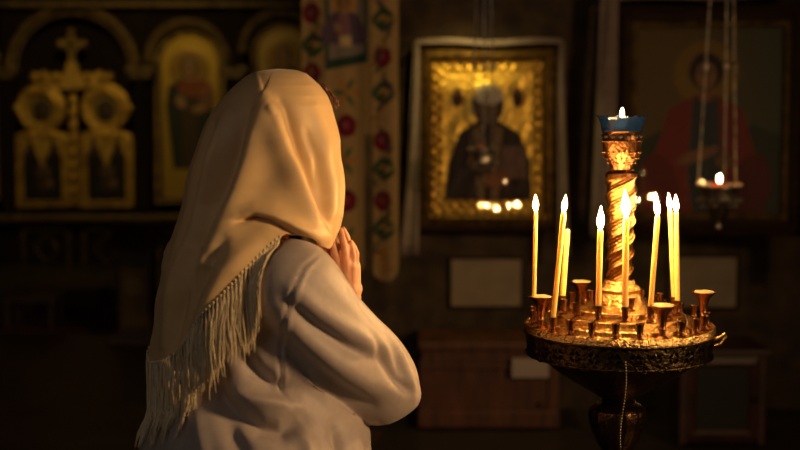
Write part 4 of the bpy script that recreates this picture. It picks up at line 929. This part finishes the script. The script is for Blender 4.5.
SF = [([(266, 96), (274, 118), (286, 147), (299, 178), (311, 205), (320, 228), (324, 246)], .012, 5, 16, 'ridge'),
      ([(280, 104), (290, 130), (304, 165), (316, 200), (324, 228)], -.009, 7, 5, 'ridge'),
      ([(270, 104), (279, 112), (284, 126)], .007, 4, 5, 'ridge'),
      ([(262, 100), (254, 122), (247, 148), (239, 178), (228, 206), (214, 234), (204, 262), (200, 300)], .010, 16, 5, 'ridge'),
      ([(252, 104), (242, 130), (234, 160), (225, 188), (212, 215), (198, 245), (188, 280)], -.014, 7, 10, 'ridge'),
      ([(228, 112), (216, 140), (208, 172), (199, 205), (190, 235), (178, 268), (170, 305), (166, 345)], .012, 6, 5, 'ridge'),
      ([(214, 125), (205, 155), (197, 190), (188, 225), (174, 262), (162, 300)], -.010, 5, 5, 'ridge'),
      ([(242, 216), (256, 212), (272, 215), (290, 224), (306, 234), (322, 244)], .012, 9, 4, 'ridge'),
      ([(238, 222), (254, 217.5), (271, 221), (288, 230), (304, 238)], -.015, 3.0, 3.0, 'ridge'),
      ([(314, 108), (325, 140), (331, 180), (331, 212), (326, 240)], .006, 6, 6, 'ridge'),
      ([(306, 130), (317, 160), (324, 195), (325, 225)], -.005, 4, 5, 'ridge'),
      ([(262, 236), (244, 252), (224, 272), (206, 300), (192, 325)], .007, 10, 10, 'ridge'),
      ([(225, 240), (214, 262), (204, 285), (190, 315), (182, 340)], -.011, 6, 7, 'ridge'),
      ([(218, 268), (204, 262), (196, 240)], .004, 4, 4, 'ridge'),
      ([(185, 290), (178, 320), (173, 350)], -.009, 4, 4, 'ridge')]
def ringv(y):
    return [np.interp(y, RO[:, 0], RO[:, c]) for c in (1, 2, 3)]
ths = np.linspace(th0, th1, J); grid = np.zeros((I, J, 3)); gpx = np.zeros((I, J)); gpy = np.zeros((I, J))
yhem = np.zeros(J)
for j, th in enumerate(ths):
    ys = np.linspace(72, 370, 1200); xl, xr, _ = ringv(ys); x = (xl + xr) / 2 + (xr - xl) / 2 * math.cos(th)
    if th <= PI: lim = np.interp(x, HEM[:, 0], HEM[:, 1])
    else:
        q = (th - PI) / (th1 - PI); lim = np.full(ys.shape, 361 - 120 * min(1, q * 1.25))
    if th < 0: lim = np.full(ys.shape, 247.)
    hit = np.nonzero(ys >= lim)[0]; yhem[j] = ys[hit[0]] if len(hit) else 361
ker = np.ones(5) / 5; yhem = np.convolve(np.pad(yhem, 2, 'edge'), ker, 'valid')
for j, th in enumerate(ths):
    tt = np.linspace(0, 1, I); ys = 69.5 + (yhem[j] - 69.5) * (tt ** 1.0); xl, xr, b_ = ringv(ys)
    c = math.cos(th); s_ = math.sin(th)
    p_ = 2.15; c2 = math.copysign(abs(c) ** (2 / p_), c); s2 = math.copysign(abs(s_) ** (2 / p_), s_)
    x = (xl + xr) / 2 + (xr - xl) / 2 * c2
    D = DP - .0 - b_ * s2 + .01
    gpx[:, j] = x; gpy[:, j] = ys
    for i in range(I): grid[i, j] = P(x[i], ys[i], D[i])
near = np.clip(np.sin(ths) * 2.2 + .1, 0, 1)[None, :]
h = folds(gpx, gpy, SF) * near * 1.35
h += (1 - near) * .006 * np.sin(ths * 16)[None, :] * np.linspace(0, 1, I)[:, None]
h += .0015 * np.sin(gpx * .12 + gpy * .05 + np.sin(gpy * .04) * 2) * np.clip((gpy - 85) / 60, 0, 1)
# direction: outward of the ring
dirv = np.stack([np.cos(ths), -np.sin(ths), np.zeros(J)], -1)[None]
top_f = np.clip((110 - gpy) / 40, 0, 1)[..., None]
dd = dirv * (1 - .7 * top_f) + np.array([0, -.3, .7]) * top_f; dd = dd / np.linalg.norm(dd, axis=-1, keepdims=True)
grid += dd * h[..., None]
# lie outside the coat
def pushout(g, gap):
    for i in range(g.shape[0]):
        for j in range(g.shape[1]):
            v = Vector(g[i, j]);
            if v.z > 1.46: continue
            loc, no, idx, d = tree_coat.find_nearest(v)
            if loc is None: continue
            sd = (v - loc).dot(no)
            if sd < gap and d < .2: g[i, j] = loc + no * gap
    return g
for _ in range(2):
    grid = pushout(grid, .008)
    g2 = grid.copy(); g2[1:-1, 1:-1] = grid[1:-1, 1:-1] * .6 + .1 * (grid[:-2, 1:-1] + grid[2:, 1:-1] + grid[1:-1, :-2] + grid[1:-1, 2:]); grid = g2
me = bpy.data.meshes.new('headscarf'); id_ = np.arange(I * J).reshape(I, J)
q = np.stack([id_[:-1, :-1], id_[:-1, 1:], id_[1:, 1:], id_[1:, :-1]], -1).reshape(-1, 4)
me.from_pydata(grid.reshape(-1, 3).tolist(), [], q.tolist()); me.update()
bm = bmesh.new(); bm.from_mesh(me); bmesh.ops.remove_doubles(bm, verts=[v for v in bm.verts if v.index < J], dist=.02); bmesh.ops.recalc_face_normals(bm, faces=bm.faces); bm.to_mesh(me); bm.free()
scarf = link('headscarf', me, M_scarf, person)
so = scarf.modifiers.new('thick', 'SOLIDIFY'); so.thickness = .0022; so.offset = 0
tag(scarf, 'cream satin headscarf')
# fringe along the hem
fr = MB(); hemc = [Vector(grid[-1, j]) for j in range(J)]
jn = [j for j in range(J) if (ths[j] > 2.2 or gpx[-1, j] < 284) and ths[j] > math.radians(46) and ths[j] < math.radians(255)]
def arclen(js):
    L = [0]
    for a, c in zip(js[:-1], js[1:]): L.append(L[-1] + (hemc[c] - hemc[a]).length)
    return np.array(L)
Ls = arclen(jn); total = Ls[-1]; nt = int(total / .0085)
for k in range(nt):
    s_ = (k + .5) / nt * total; i = min(len(jn) - 2, int(np.searchsorted(Ls, s_) - 1)); i = max(i, 0); f_ = (s_ - Ls[i]) / max(1e-6, Ls[i + 1] - Ls[i]); p = hemc[jn[i]].lerp(hemc[jn[i + 1]], f_)
    loc, no, _, d = tree_coat.find_nearest(p)
    out_n = Vector((no.x, no.y, 0)); out_n = out_n.normalized() if out_n.length > .1 else Vector((-.3, -.9, 0))
    Lk = rng.uniform(.115, .150); p = p + out_n * .003
    fr.ball(p, .0026, 8, 5)
    for s2 in range(7):
        ph = rng.uniform(0, 6.28); sp = rng.uniform(-.0065, .0065); sp2 = rng.uniform(-.014, .012); cur = p.copy(); pts = [cur.copy()]; N = 11; Lq = Lk * rng.uniform(.85, 1.08); fz_ = rng.uniform(.001, .003)
        tang = Vector((-out_n.y, out_n.x, 0)); off = 0
        for m in range(1, N + 1):
            t_ = m / N
            q_ = p + Vector((0, 0, -Lq * t_)) + tang * (sp * min(1, t_ * 3) * .6 + sp2 * t_ ** 2 * .8 + fz_ * math.sin(ph + t_ * 9)) + out_n * (.004 * math.sin(t_ * 3 + ph) * .5)
            loc, n_, _, d = tree_coat.find_nearest(q_)
            q_ = q_ + out_n * off
            loc, n_, _, d = tree_coat.find_nearest(q_)
            if loc is not None and (q_ - loc).dot(n_) < .006:
                for _t in range(14):
                    off += .004; q_ = q_ + out_n * .004; loc, n_, _, d = tree_coat.find_nearest(q_)
                    if (q_ - loc).dot(n_) >= .006: break
            pts.append(q_)
        fr.tube(pts, [.0011] * 3 + [.0009] * (N - 4) + [.0006, .0004], 5)
fr.build('fringe', M_fringe, scarf, True)
# hair: cap under the scarf edge and loose strands at the temple
hr = MB(); cap_ = MB().ball((0, .0, .010), (.080, .088, .102), 32, 22); cap_.v = [(x, y, z) for x, y, z in cap_.v]
keepf = []
for f in cap_.f:
    c = sum((Vector(cap_.v[i]) for i in f), Vector()) / len(f)
    if not (c.y > .040 and c.z < .058) and c.z > -.07: keepf.append(f)
cap_.f = keepf; cap_.xf(TH); hr.add(cap_.v, cap_.f)
for k in range(14):   # loose strands near the right temple
    x0, y0 = 318 + rng.uniform(-2, 6), 84 + rng.uniform(-2, 5); pts = [P(x0 + (16 + rng.uniform(-3, 2)) * t_ , y0 + (20 + rng.uniform(-4, 6)) * t_ ** 1.3, DP + .045) + Vector((0, .002 * math.sin(t_ * 6 + k), 0)) for t_ in np.linspace(0, 1, 8)]
    hr.tube(pts, [.0009] * 7 + [.0004], 5)
hr.build('hair', M_hair, person, True)
